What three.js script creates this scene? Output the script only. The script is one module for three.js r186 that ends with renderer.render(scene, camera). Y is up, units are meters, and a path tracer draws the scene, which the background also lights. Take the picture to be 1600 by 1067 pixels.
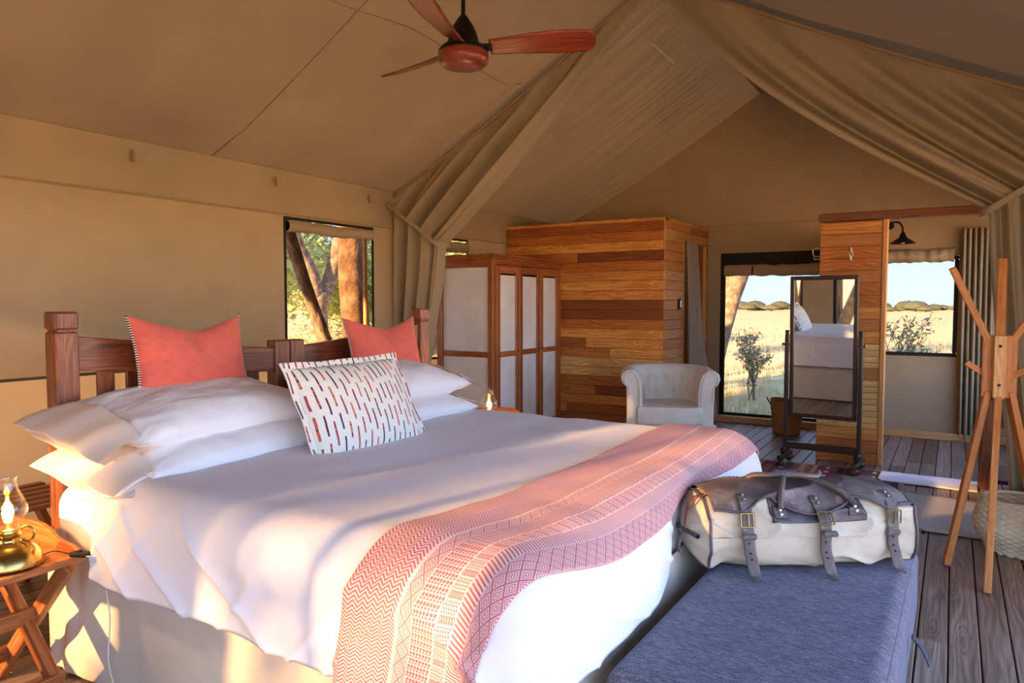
import * as THREE from 'three';
import { ConvexGeometry } from 'three/addons/geometries/ConvexGeometry.js';
import { RoundedBoxGeometry } from 'three/addons/geometries/RoundedBoxGeometry.js';
import { mergeGeometries, mergeVertices, toCreasedNormals } from 'three/addons/utils/BufferGeometryUtils.js';

/* ---------- camera, sky, sun, exposure ---------- */
const scene = new THREE.Scene();
const camera = new THREE.PerspectiveCamera(50.95, 1600 / 1067, 0.05, 900);
camera.rotation.order = 'YXZ';
camera.position.set(0, 1.3, 0);
camera.rotation.set(-0.05236, 0.55152, 0);
const renderer = new THREE.WebGLRenderer({ antialias: true });
renderer.toneMapping = THREE.LinearToneMapping;
renderer.toneMappingExposure = 1.82;
renderer.shadowMap.enabled = true;
{
  const W = 128, H = 64, d = new Float32Array(W * H * 4);
  for (let j = 0; j < H; j++) {
    const e = Math.max(0, Math.sin(((j + 0.5) / H - 0.5) * Math.PI)), k = Math.pow(1 - e, 3.2);
    const c = [0.29 + 0.5 * k, 0.53 + 0.4 * k, 1.16 - 0.1 * k];
    for (let i = 0; i < W; i++) { const o = (j * W + i) * 4; d[o] = c[0]; d[o + 1] = c[1]; d[o + 2] = c[2]; d[o + 3] = 1; }
  }
  const sky = new THREE.DataTexture(d, W, H, THREE.RGBAFormat, THREE.FloatType);
  sky.mapping = THREE.EquirectangularReflectionMapping; sky.magFilter = THREE.LinearFilter; sky.needsUpdate = true;
  scene.background = sky; scene.backgroundIntensity = 2.9;
}
const SUN = new THREE.Vector3(0.235, -0.25, -0.95).normalize();
{
  const sun = new THREE.DirectionalLight(new THREE.Color(1, 0.56, 0.24), 46);
  sun.name = 'sun'; sun.position.copy(SUN).multiplyScalar(-40); sun.target.position.set(0, 0, 0);
  sun.castShadow = true; sun.shadow.mapSize.set(4096, 4096); sun.shadow.radius = 2.6;
  Object.assign(sun.shadow.camera, { left: -25, right: 25, top: 15, bottom: -15, near: 1, far: 120 });
  scene.add(sun, sun.target);
}

/* ---------- helpers ---------- */
const PI = Math.PI, { lerp, clamp } = THREE.MathUtils;
const smoothstep = (x, a, b) => { const t = clamp((x - a) / (b - a), 0, 1); return t * t * (3 - 2 * t); };   // b may lie below a
const V = (x, y, z) => new THREE.Vector3(x, y, z);
function rngOf(s) { return () => { s = (s + 0x6d2b79f5) | 0; let t = Math.imul(s ^ (s >>> 15), 1 | s); t = (t + Math.imul(t ^ (t >>> 7), 61 | t)) ^ t; return ((t ^ (t >>> 14)) >>> 0) / 4294967296; }; }
const rnd = rngOf(77);
const hash = (x, y, s) => { let h = Math.imul(x | 0, 374761393) + Math.imul(y | 0, 668265263) + Math.imul(s | 0, 974634541); h = Math.imul(h ^ (h >>> 13), 1274126177); return ((h ^ (h >>> 16)) >>> 0) / 4294967296; };
function vn(x, y, s = 0, px = 0, py = 0) {        // value noise, tiling with period px, py when given
  const xi = Math.floor(x), yi = Math.floor(y), fx = x - xi, fy = y - yi, u = fx * fx * (3 - 2 * fx), v = fy * fy * (3 - 2 * fy);
  const wx = (i) => (px ? ((i % px) + px) % px : i), wy = (i) => (py ? ((i % py) + py) % py : i);
  return lerp(lerp(hash(wx(xi), wy(yi), s), hash(wx(xi + 1), wy(yi), s), u), lerp(hash(wx(xi), wy(yi + 1), s), hash(wx(xi + 1), wy(yi + 1), s), u), v);
}
const fbm = (x, y, s = 0, o = 4) => { let a = 0, w = 0.5; for (let i = 0; i < o; i++) { a += w * vn(x, y, s + i * 17); x *= 2.03; y *= 2.03; w *= 0.5; } return a; };
const sn = (x, y, s = 0) => vn(x, y, s) * 2 - 1;
function tex(w, h, fn, srgb = true) {
  const d = new Uint8Array(w * h * 4);
  for (let y = 0; y < h; y++) for (let x = 0; x < w; x++) {
    const c = fn(x / w, y / h), o = (y * w + x) * 4;
    if (typeof c === 'number') { d[o] = d[o + 1] = d[o + 2] = clamp(c, 0, 255); } else { d[o] = clamp(c[0], 0, 255); d[o + 1] = clamp(c[1], 0, 255); d[o + 2] = clamp(c[2], 0, 255); }
    d[o + 3] = 255;
  }
  const t = new THREE.DataTexture(d, w, h); t.wrapS = t.wrapT = THREE.RepeatWrapping; t.magFilter = THREE.LinearFilter; t.minFilter = THREE.LinearMipmapLinearFilter; t.generateMipmaps = true;
  if (srgb) t.colorSpace = THREE.SRGBColorSpace;
  t.needsUpdate = true; return t;
}
function rep(t, sx, sy, ox = 0, oy = 0, rot = 0) { const c = t.clone(); c.repeat.set(sx, sy); c.offset.set(ox, oy); c.rotation = rot; c.needsUpdate = true; return c; }
function canvasTex(w, h, draw) {
  const c = document.createElement('canvas'); c.width = w; c.height = h; draw(c.getContext('2d'), w, h);
  const t = new THREE.CanvasTexture(c); t.colorSpace = THREE.SRGBColorSpace; t.wrapS = t.wrapT = THREE.RepeatWrapping; return t;
}
const std = (o) => new THREE.MeshStandardMaterial(o), phys = (o) => new THREE.MeshPhysicalMaterial(o);

const taken = {};
const numbered = (n) => { const k = taken[n] = (taken[n] ?? -1) + 1; return k ? n + '_' + String(k).padStart(3, '0') : n; };
function shade(o) { o.castShadow = o.receiveShadow = true; return o; }
function prep(g) {
  let r = g.index ? g.toNonIndexed() : g;
  for (const k of Object.keys(r.attributes)) if (!['position', 'normal', 'uv'].includes(k)) r.deleteAttribute(k);
  if (!r.attributes.uv) r.setAttribute('uv', new THREE.BufferAttribute(new Float32Array(r.attributes.position.count * 2), 2));
  return r;
}
const merged = (gs) => (Array.isArray(gs) ? (gs.length === 1 ? gs[0] : mergeGeometries(gs.map(prep))) : gs);
function part(name, gs, m, parent, label) {
  const o = shade(new THREE.Mesh(merged(gs), m)); o.name = name;
  if (parent) { const k = '_n_' + name; parent.userData_names ??= {}; const n = parent.userData_names[name] = (parent.userData_names[name] ?? -1) + 1; if (n) o.name = name + '_' + String(n).padStart(3, '0'); parent.add(o); }
  if (label) o.userData.label = label;
  return o;
}
function thing(name, label, category, pos = [0, 0, 0], turn = 0, group) {
  const o = new THREE.Group(); o.name = numbered(name); scene.add(o); o.position.set(...pos); o.rotation.y = turn;
  o.userData = { label, category }; if (group) o.userData.group = group; return o;
}
function one(name, gs, m, label, category, group) {
  const o = part(numbered(name), gs, m); scene.add(o); o.userData = { label, category }; if (group) o.userData.group = group; return o;
}
function dup(src, label, pos, turn, group) {
  const r = src.clone(); r.name = numbered(src.name.replace(/_\d{3}$/, '')); scene.add(r);
  r.userData = { ...src.userData, label }; if (group) r.userData.group = group;
  if (pos) r.position.set(...pos); if (turn !== undefined) r.rotation.y = turn; return r;
}
function struct(name, gs, m) { const o = gs ? part(name, gs, m) : new THREE.Group(); o.name = name; o.userData.kind = 'structure'; scene.add(o); return o; }

/* uv in metres, the grain along the given axis */
function boxUV(g, grain = 'x', ox = 0, oy = 0) {
  g = g.index ? g.toNonIndexed() : g; if (!g.attributes.normal) g.computeVertexNormals();
  const p = g.attributes.position, n = g.attributes.normal, uv = new Float32Array(p.count * 2), ax = 'xyz'.indexOf(grain);
  for (let i = 0; i < p.count; i++) {
    const P = [p.getX(i), p.getY(i), p.getZ(i)], N = [Math.abs(n.getX(i)), Math.abs(n.getY(i)), Math.abs(n.getZ(i))];
    const d = N[0] > N[1] && N[0] > N[2] ? 0 : N[1] > N[2] ? 1 : 2;
    let a = ax, b; if (d === ax) { a = (ax + 1) % 3; b = (ax + 2) % 3; } else b = 3 - ax - d;
    uv[i * 2] = P[a] + ox; uv[i * 2 + 1] = P[b] + oy + (d * 0.37);
  }
  g.setAttribute('uv', new THREE.BufferAttribute(uv, 2)); return g;
}
function cbox(w, h, d, c = 0.004, grain = 'x', o = 0) {      // box with chamfered edges, 44 triangles
  const pts = [], x = w / 2, y = h / 2, z = d / 2; c = Math.min(c, x * 0.9, y * 0.9, z * 0.9);
  for (const sx of [-1, 1]) for (const sy of [-1, 1]) for (const sz of [-1, 1]) pts.push(V(sx * (x - c), sy * (y - c), sz * z), V(sx * (x - c), sy * y, sz * (z - c)), V(sx * x, sy * (y - c), sz * (z - c)));
  return boxUV(new ConvexGeometry(pts), grain, o, o * 0.7);
}
const box = (w, h, d, x, y, z, c = 0.004, grain = 'x', o = 0) => cbox(w, h, d, c, grain, o).translate(x, y, z);
function rbox(w, h, d, r, seg = 4, grain = 'x') { return boxUV(new RoundedBoxGeometry(w, h, d, seg, Math.min(r, w / 2.01, h / 2.01, d / 2.01)), grain); }
/* a bar of section w x h between two points */
function bar(a, b, w, h, c = 0.003, up = V(0, 1, 0)) {
  const L = a.distanceTo(b), g = cbox(L, h, w, c, 'x', a.x * 1.7 + a.z), d = b.clone().sub(a).normalize();
  let s = new THREE.Vector3().crossVectors(d, up); if (s.lengthSq() < 1e-6) s.set(0, 0, 1); s.normalize();
  const u = new THREE.Vector3().crossVectors(s, d);
  return g.applyMatrix4(new THREE.Matrix4().makeBasis(d, u, s).setPosition(a.clone().add(b).multiplyScalar(0.5)));
}
function tube(pts, r, seg = 24, rad = 8, closed = false) { return new THREE.TubeGeometry(new THREE.CatmullRomCurve3(pts.map((p) => (Array.isArray(p) ? V(...p) : p)), closed), seg, r, rad, closed); }
function rod(a, b, r1, r2 = r1, n = 12) {
  const L = a.distanceTo(b), g = new THREE.CylinderGeometry(r2, r1, L, n), q = new THREE.Quaternion().setFromUnitVectors(V(0, 1, 0), b.clone().sub(a).normalize());
  return g.applyQuaternion(q).translate((a.x + b.x) / 2, (a.y + b.y) / 2, (a.z + b.z) / 2);
}
const lathe = (pts, n = 32) => new THREE.LatheGeometry(pts.map((p) => new THREE.Vector2(p[0], p[1])), n);
/* surface from a function of u, v in 0..1; uv scaled by us, vs */
function surf(nu, nv, f, us = 1, vs = 1, flip = false) {
  const pos = new Float32Array((nu + 1) * (nv + 1) * 3), uv = new Float32Array((nu + 1) * (nv + 1) * 2), idx = [];
  for (let j = 0; j <= nv; j++) for (let i = 0; i <= nu; i++) {
    const k = j * (nu + 1) + i, p = f(i / nu, j / nv);
    pos[k * 3] = p[0]; pos[k * 3 + 1] = p[1]; pos[k * 3 + 2] = p[2]; uv[k * 2] = (i / nu) * us; uv[k * 2 + 1] = (j / nv) * vs;
    if (i < nu && j < nv) { const a = k, b = k + 1, c = k + nu + 1, d = c + 1; flip ? idx.push(a, c, b, b, c, d) : idx.push(a, b, c, b, d, c); }
  }
  const g = new THREE.BufferGeometry(); g.setAttribute('position', new THREE.BufferAttribute(pos, 3)); g.setAttribute('uv', new THREE.BufferAttribute(uv, 2)); g.setIndex(idx); g.computeVertexNormals(); return g;
}
/* the same with a thickness: the function gives the outer face */
function sheet(nu, nv, f, th, us = 1, vs = 1, flip = false) {
  const a = surf(nu, nv, f, us, vs, flip), p = a.attributes.position, n = a.attributes.normal, N = p.count;
  const pos = new Float32Array(N * 6), uv = new Float32Array(N * 4), idx = [...a.index.array];
  pos.set(p.array); uv.set(a.attributes.uv.array); uv.set(a.attributes.uv.array, N * 2);
  for (let i = 0; i < N; i++) for (let c = 0; c < 3; c++) pos[(N + i) * 3 + c] = p.array[i * 3 + c] - n.array[i * 3 + c] * th;
  for (let i = 0; i < a.index.count; i += 3) idx.push(N + a.index.array[i], N + a.index.array[i + 2], N + a.index.array[i + 1]);
  const edge = [], W = nu + 1;
  for (let i = 0; i < nu; i++) edge.push([i, i + 1], [nv * W + i + 1, nv * W + i]);
  for (let j = 0; j < nv; j++) edge.push([(j + 1) * W, j * W], [j * W + nu, (j + 1) * W + nu]);
  for (const [s, t] of edge) flip ? idx.push(s, t, N + s, t, N + t, N + s) : idx.push(s, N + s, t, t, N + s, N + t);
  const g = new THREE.BufferGeometry(); g.setAttribute('position', new THREE.BufferAttribute(pos, 3)); g.setAttribute('uv', new THREE.BufferAttribute(uv, 2)); g.setIndex(idx); g.computeVertexNormals(); return g;
}
/* stuffed cushion lying in x (w) and z (h), thickness t along y; ears pull the corners out */
function cushionGeo(w, h, t, { n = 40, ears = 0.06, seed = 1, wr = 0.004, chop = 0, p = 2.4, us = 1, vs = 1 } = {}) {
  const f = (side) => (u, v) => {
    const a = u * 2 - 1, b = v * 2 - 1, e = Math.pow(Math.max(0, (1 - Math.pow(Math.abs(a), p)) * (1 - Math.pow(Math.abs(b), p))), 0.55);
    let x = a * w / 2 * (1 - ears * (1 - b * b)), z = b * h / 2 * (1 - ears * (1 - a * a));
    const rim = 1 - Math.min(1, e * 1.5), wk = wr * ((fbm(u * 7 + seed, v * 7, seed + side, 3) - 0.5) * 2 + 1.2 * rim * Math.sin((Math.abs(a) > Math.abs(b) ? v : u) * 46 + seed + 3 * sn(u * 5, v * 5, seed)) * e);
    if (chop) { const q = Math.abs(a - 0.1), c = Math.max(0, 1 - Math.sqrt(q * q + 0.006) / 1.05) * smoothstep(-b, -0.4, 1); z += c * chop; return [x, side * (t / 2 * e * (1 - 0.55 * Math.exp(-(a * a) / 0.02) * smoothstep(-b, -0.1, 1)) + wk * (e > 0.02 ? 1 : 0)), z]; }
    return [x, side * (t / 2 * e + wk * (e > 0.02 ? 1 : 0)), z];
  };
  const g = mergeGeometries([surf(n, n, f(1), us, vs, true), surf(n, n, f(-1), us, vs, false)]);
  const q = mergeVertices(g, 1e-5); q.computeVertexNormals(); return q;
}

/* ---------- textures and materials ---------- */
function woodTex(seed, lo, hi, streak = 1, knots = 4) {
  const R = rngOf(seed), K = Array.from({ length: knots }, () => [R(), R(), 0.02 + R() * 0.025]);
  return tex(768, 384, (u, v) => {
    let w = 0, kn = 0;
    for (const [a, b, r] of K) { let dx = Math.abs(u - a), dy = Math.abs(v - b); dx = Math.min(dx, 1 - dx); dy = Math.min(dy, 1 - dy); const d = Math.hypot(dx * 1.1, dy * 1.6); w += 0.9 * Math.exp(-(d * d) / (r * r * 5)); kn += Math.exp(-(d * d) / (r * r * 0.35)); }
    const n1 = vn(u * 4, v * 14, seed, 4, 14), n2 = vn(u * 8, v * 90, seed + 3, 8, 90), n3 = vn(u * 16, v * 190, seed + 5, 16, 190), rings = 0.5 + 0.5 * Math.sin((v * 14 + n1 * 2.4 + w * 3.2) * PI * 2);
    let k = 0.30 * rings + 0.36 * n2 + 0.2 * n3 + 0.24 * vn(u * 3, v * 6, seed + 9, 3, 6); k = clamp((k - 0.5) * streak + 0.5, 0, 1); k *= 1 - 0.75 * Math.min(1, kn);
    const pore = n3 > 0.82 ? 0.86 : 1;
    return [0, 1, 2].map((c) => (lo[c] + (hi[c] - lo[c]) * k) * pore);
  });
}
const T = {
  mahogany: woodTex(11, [76, 35, 20], [168, 96, 58], 1.1, 2),
  honey: woodTex(23, [170, 114, 52], [250, 202, 126], 1.15, 5),
  pale: woodTex(29, [176, 118, 62], [236, 184, 122], 0.9, 3),
  grey: woodTex(31, [98, 80, 66], [176, 152, 128], 1.2, 4),
  teak: woodTex(41, [112, 56, 22], [204, 126, 66], 1.1, 2),
  dark: woodTex(37, [28, 16, 12], [66, 40, 30], 1, 1),
};
const noiseT = tex(256, 256, (u, v) => { let a = 0, w = 0.55, f = 4; for (let i = 0; i < 5; i++) { a += w * vn(u * f, v * f, 40 + i, f, f); f *= 2; w *= 0.52; } return a * 235; }, false);
const weaveT = tex(128, 128, (u, v) => { const x = u * 32, y = v * 32, o = (Math.floor(x) + Math.floor(y)) % 2, sx = Math.sin((x % 1) * PI), sy = Math.sin((y % 1) * PI); return 60 + 170 * (o ? sx : sy) * (0.75 + 0.25 * hash(Math.floor(x), Math.floor(y), 4)); }, false);
const canvasT = tex(512, 512, (u, v) => { const n = 0.6 * vn(u * 6, v * 6, 1, 6, 6) + 0.25 * vn(u * 20, v * 20, 2, 20, 20) + 0.15 * vn(u * 128, v * 128, 3, 128, 128), t = 0.93 + 0.1 * n; return [250 * t, 248 * t, 244 * t]; });
const creaseT = tex(512, 512, (u, v) => { let a = 0, f = 3, w = 0.6; for (let i = 0; i < 4; i++) { a += w * (1 - Math.abs(vn(u * f, v * f, 60 + i, f, f) * 2 - 1)); f *= 2; w *= 0.5; } return a * 200; }, false);
const tweedT = tex(256, 256, (u, v) => { const n = hash(Math.floor(u * 128), Math.floor(v * 128), 7), m = vn(u * 64, v * 16, 8, 64, 16), k = 0.55 * n + 0.45 * m; return [58 + 116 * k, 60 + 118 * k, 72 + 124 * k]; });
const leatherT = tex(512, 512, (u, v) => { const n = 0.55 * vn(u * 5, v * 5, 21, 5, 5) + 0.3 * vn(u * 15, v * 15, 22, 15, 15) + 0.2 * vn(u * 70, v * 70, 23, 70, 70), s = vn(u * 40, v * 9, 25, 40, 9) > 0.86 ? 22 : 0; return [60 + 84 * n + s, 52 + 76 * n + s, 49 + 73 * n + s]; });
const M = {};
function woodM(t, { sx = 1.1, sy = 2.6, ox = 0, oy = 0, tint = 0xffffff, rough = 0.5, coat = 0, bump = 0.0006 } = {}) {
  return phys({ map: rep(T[t], sx, sy, ox, oy), color: tint, roughness: rough, clearcoat: coat, clearcoatRoughness: 0.3, bumpMap: rep(T[t], sx, sy, ox, oy), bumpScale: bump });
}
M.mahogany = woodM('mahogany', { rough: 0.42, coat: 0.25 });
M.mahoganyB = woodM('mahogany', { rough: 0.42, coat: 0.25, ox: 0.37, oy: 0.21, tint: 0xe8d8cc });
M.teak = woodM('teak', { rough: 0.42, coat: 0.25 });
M.teakB = woodM('teak', { rough: 0.42, coat: 0.25, ox: 0.37, oy: 0.21, tint: 0xe8d8cc });
M.darkWood = woodM('dark', { rough: 0.4, coat: 0.2 });
M.oak = woodM('pale', { rough: 0.5, tint: 0xe4c090 });
M.pale = woodM('pale', { rough: 0.6 });
M.honey = [0xffffff, 0xeccca8, 0xb88a68, 0xffe6c0, 0xd8aa7c, 0x9a6a50].map((tint, i) => woodM('honey', { ox: i * 0.23, oy: i * 0.37, tint, rough: 0.55, sx: 0.8, sy: 2.2 }));
M.paleP = [0xffffff, 0xf0dcc8, 0xffeed8, 0xdcc0a0].map((tint, i) => woodM('pale', { ox: i * 0.29, oy: i * 0.31, tint, rough: 0.6, sx: 0.8, sy: 2.2 }));
M.floor = [0xffffff, 0xe4dcd4, 0xd0c4b8, 0xf4ece6, 0xc4b6aa].map((tint, i) => woodM('grey', { ox: i * 0.19, oy: i * 0.41, tint, rough: 0.42, sx: 0.7, sy: 2.4, bump: 0.0012 }));
M.canvas = phys({ color: 0xb09b7a, map: rep(canvasT, 0.5, 0.5), roughness: 0.95, bumpMap: rep(creaseT, 0.35, 0.35), bumpScale: 0.004, transmission: 0.06, thickness: 0, specularIntensity: 0 });
M.canvasLow = phys({ color: 0xb09b7a, map: rep(canvasT, 0.5, 0.5), roughness: 0.95, bumpMap: rep(creaseT, 0.35, 0.35), bumpScale: 0.004, transmission: 0.14, thickness: 0, specularIntensity: 0 });
M.roof = phys({ color: 0x9e8a68, map: rep(canvasT, 0.5, 0.5), roughness: 0.95, bumpMap: rep(creaseT, 0.35, 0.35), bumpScale: 0.004, transmission: 0.024, thickness: 0, specularIntensity: 0 });
M.canvasIn = std({ color: 0xae9a7c, map: rep(canvasT, 0.5, 0.5), roughness: 0.95, bumpMap: rep(creaseT, 0.35, 0.35), bumpScale: 0.003 });
M.drape = phys({ color: 0xaa9c82, map: rep(canvasT, 0.8, 0.8), roughness: 0.95, bumpMap: rep(creaseT, 1.2, 1.2), bumpScale: 0.003, transmission: 0.08, thickness: 0, specularIntensity: 0 });
M.fly = std({ color: 0x8c7f66, map: rep(canvasT, 0.5, 0.5), roughness: 0.95 });
M.seam = std({ color: 0x9a8260, roughness: 0.95 });
M.black = std({ color: 0x17140f, roughness: 0.8 });
M.blackMetal = std({ color: 0x15130f, roughness: 0.45, metalness: 0.4 });
M.screen = phys({ color: new THREE.Color(0.22, 0.22, 0.22), transmission: 1, roughness: 0, thickness: 0, specularIntensity: 0 });
M.linen = phys({ color: 0xe4e1e4, roughness: 0.85, bumpMap: rep(weaveT, 6, 6), bumpScale: 0.0002, sheen: 0.25, sheenColor: new THREE.Color(1, 1, 1), sheenRoughness: 0.6 });
M.linenThin = phys({ color: 0xefe9e2, roughness: 0.9, transmission: 0.35, thickness: 0, specularIntensity: 0.1 });
M.skirt = std({ color: 0xd8cbb8, roughness: 0.95, map: rep(canvasT, 1.5, 1.5), bumpMap: rep(weaveT, 10, 10), bumpScale: 0.0004 });
M.brass = std({ color: 0xb89a58, metalness: 1, roughness: 0.22 });
M.steel = std({ color: 0xb8b8b8, metalness: 1, roughness: 0.3 });

/* ---------- the setting ---------- */
const XL = -4.15, XR = 0.8, ZF = -8, ZN = 1.4, ZD = -4.77, RX = -1.8, RY = 3.55, EL = 2.25, ER = 2.25;
const roofY = (x) => (x < RX ? lerp(EL, RY, (x - XL) / (RX - XL)) : lerp(RY, ER, (x - RX) / (XR - RX)));

{ // floor of boards that run from front to back, each its own board on a slab
  const f = struct('floor'); const R = rngOf(5);
  part('subfloor', new THREE.BoxGeometry(9.4, 0.12, 12.4).translate(-1.0, -0.09, -2.6), M.dirt = std({ color: 0x2c241e, roughness: 1 }), f);
  const W = 0.104, G = {};
  for (let x = XL - 0.2, k = 0; x < 3.2; x += W, k++) {
    let z = -8.1 + R() * 1.6 - 1.6;
    while (z < 3.2) {
      const L = [2.4, 3.0, 3.6][Math.floor(R() * 3)], z0 = Math.max(z, -8.1), z1 = Math.min(z + L, 3.2); z += L;
      if (z1 - z0 < 0.05) continue;
      const key = (z1 - z0).toFixed(2), g = G[key] ??= cbox(W - 0.005, 0.03, z1 - z0 - 0.004, 0.003, 'z', R() * 5);
      const b = part('floor_board', g, M.floor[Math.floor(R() * 5)], f); b.position.set(x + W / 2, -0.015 - R() * 0.0015, (z0 + z1) / 2);
    }
  }
}
function wallShape(pts, holes) {
  const s = new THREE.Shape(pts.map((p) => new THREE.Vector2(p[0], p[1])));
  for (const [a, b, c, d] of holes) s.holes.push(new THREE.Path([[a, b], [a, d], [c, d], [c, b]].map((p) => new THREE.Vector2(p[0], p[1]))));
  return new THREE.ShapeGeometry(s);
}
/* window cut into a canvas wall: binding, screen and rolled flap; built in the wall's own plane (u along, y up) and turned onto it */
function canvasWindow(n, u0, y0, u1, y1, put, { clear = false, bind = 0.02, roll = 0.045, rollM = M.canvasIn, rollY = y1 - 0.03, flapDrop = 0, bm = M.black, ties = [], rollZ = 0.045 }) {
  const w = struct('window_' + n), on = (g) => g.applyMatrix4(put), cx = (u0 + u1) / 2, cy = (y0 + y1) / 2;
  const fr = [box(u1 - u0 + bind * 2, bind, 0.014, cx, y1 + bind / 2, 0, 0.003), box(u1 - u0 + bind * 2, bind, 0.014, cx, y0 - bind / 2, 0, 0.003), box(bind, y1 - y0, 0.014, u0 - bind / 2, cy, 0, 0.003), box(bind, y1 - y0, 0.014, u1 + bind / 2, cy, 0, 0.003)];
  part('window_frame', fr.map(on), bm, w);
  if (!clear) part('screen', on(new THREE.PlaneGeometry(u1 - u0, y1 - y0).translate(cx, cy, 0)), M.screen, w);
  const rg = surf(40, 16, (a, b) => { const t = b * PI * 2, r = roll * (1 + 0.14 * sn(a * 9, Math.cos(t) * 2, n) + 0.05 * Math.sin(a * 40)); return [lerp(u0 + 0.005, u1 - 0.005, a), rollY + Math.sin(t) * r + 0.004 * Math.sin(a * 8), rollZ + Math.cos(t) * r]; }, u1 - u0, 0.3);
  part('window_flap', [on(rg)], rollM, w);
  if (flapDrop) part('flap_header', on(box(u1 - u0, flapDrop, 0.012, cx, y1 - flapDrop / 2, 0.012)), bm, w);
  ties.forEach((u) => part('tie', on(box(0.014, 0.09, 0.012, u, rollY - 0.005, rollZ + roll + 0.008)), M.black, w));
  return w;
}
const onLeft = new THREE.Matrix4().set(0, 0, 1, XL, 0, 1, 0, 0, -1, 0, 0, 0, 0, 0, 0, 1);      // u runs towards -z, normal +x
const onFar = new THREE.Matrix4().makeTranslation(0, 0, ZF);
const onNear = new THREE.Matrix4().set(-1, 0, 0, 0, 0, 1, 0, 0, 0, 0, -1, ZN, 0, 0, 0, 1);      // u runs towards -x, normal -z

const onRight = new THREE.Matrix4().set(0, 0, -1, XR, 0, 1, 0, 0, 1, 0, 0, 0, 0, 0, 0, 1);      // u runs along z, normal -x
{ // headboard side
  const wins = [[3.605, 4.51], [5.1, 5.88]], yb = 0.8, yt = 1.915, ys = 0.905, up = [[-ZN, ys]], low = [[-ZN, -0.05], [8, -0.05], [8, ys]];
  for (const [a, b] of wins) up.push([a, ys], [a, yt], [b, yt], [b, ys]);
  for (const [a, b] of wins.slice().reverse()) low.push([b, ys], [b, yb], [a, yb], [a, ys]);
  up.push([8, ys], [8, 2.27], [-ZN, 2.27]); low.push([-ZN, ys]);
  const w = struct('wall_left', wallShape(up, []).applyMatrix4(onLeft), M.canvas);
  part('lower_panel', wallShape(low, []).applyMatrix4(onLeft), M.canvasLow, w, 'single thin canvas along the foot of the wall');
  for (const [a, b] of [[ZN, -3.58], [-4.535, -5.075], [-5.905, ZF]]) part('panel_hem', [rod(V(XL + 0.006, ys, a), V(XL + 0.006, ys, b), 0.008)], M.seamGrey ??= std({ color: 0x6e6656, roughness: 0.9 }), w);
  part('seam', boxUV(new THREE.BoxGeometry(0.006, 0.012, ZN - ZF).translate(XL + 0.003, 1.948, (ZN + ZF) / 2)), M.seam, w);
  part('valance', sheet(120, 4, (u, v) => { const z = lerp(ZN, ZF, u); return [XL + 0.012 + 0.02 * v * vn(z * 2.2, 3, 9), lerp(2.262, 1.955, v), z]; }, 0.003, 9.4, 0.3, true), M.canvasIn, w);
  for (const z of [-0.2, -1.4, -2.45, -3.49, -4.45]) part('toggle', box(0.02, 0.07, 0.014, XL + 0.045, 2.165, z), M.seam, w);
  canvasWindow(1, 3.605, 0.8, 4.51, 1.915, onLeft, { rollY: 1.868, roll: 0.042, rollZ: 0.0 });
  canvasWindow(2, 5.1, 0.8, 5.88, 1.915, onLeft, { rollY: 1.85, roll: 0.05, rollZ: 0.0 });
}
{ // far gable
  const holes = [[-2.19, 0.08, -1.0, 1.84], [-0.575, 0.8, 0.035, 1.755]];
  const w = struct('wall_far', wallShape([[XL - 0.03, -0.05], [XR + 0.03, -0.05], [XR + 0.03, ER + 0.05], [RX, RY + 0.06], [XL - 0.03, EL + 0.05]], holes).applyMatrix4(onFar), M.canvasIn);
  part('seam', boxUV(new THREE.BoxGeometry(XR - XL, 0.012, 0.006).translate((XL + XR) / 2, 2.16, ZF + 0.003)), M.seam, w);
  canvasWindow(3, -2.15, 0.1, -1.0, 1.80, onFar, { bind: 0.055, roll: 0.06, rollY: 1.66, flapDrop: 0.13, ties: [-1.84, -1.16] });
  canvasWindow(4, -0.575, 0.83, 0.0, 1.72, onFar, { bind: 0.035, roll: 0.06, rollY: 1.76 });
  const t = struct('trim_1', [box(XR - XL, 0.07, 0.09, (XL + XR) / 2, 0.035, ZF + 0.05, 0.006)], M.pale);
  // fabric gathered in folds beside the second window
  one('window_curtain', sheet(90, 30, (u, v) => { const x = lerp(0.06, 0.30, u); return [x + 0.02 * v, lerp(2.0, 0.03, v), ZF + 0.07 + 0.032 * Math.sin(u * 34 + v * 1.2) + 0.01 * Math.sin(u * 13 + v * 5)]; }, 0.004, 1.2, 2), M.drape, 'grey-beige canvas curtain gathered in folds beside the far right window', 'curtain');
}
{ // gable behind the photographer, with the screened entrance that the sun comes through
  const w = struct('wall_near', wallShape([[-XR, -0.05], [-XL, -0.05], [-XL, EL], [-RX, RY], [-XR, ER]], [[1.5, 0.08, 2.42, 2.0], [3.02, 0.3, 3.55, 1.6], [-0.7, 0.0, 0.9, 2.2]]).applyMatrix4(onNear), M.canvasIn);
  canvasWindow(7, 3.02, 0.3, 3.55, 1.6, onNear, { bind: 0.03, roll: 0.05, rollY: 1.55 });
  canvasWindow(5, 1.5, 0.08, 2.42, 2.0, onNear, { bind: 0.05, roll: 0.05, rollY: 1.98 });
  part('door_pole', rod(V(-1.96, 0, ZN - 0.02), V(-1.96, 2.0, ZN - 0.02), 0.022), M.black, scene.getObjectByName('window_5'));
}
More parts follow.
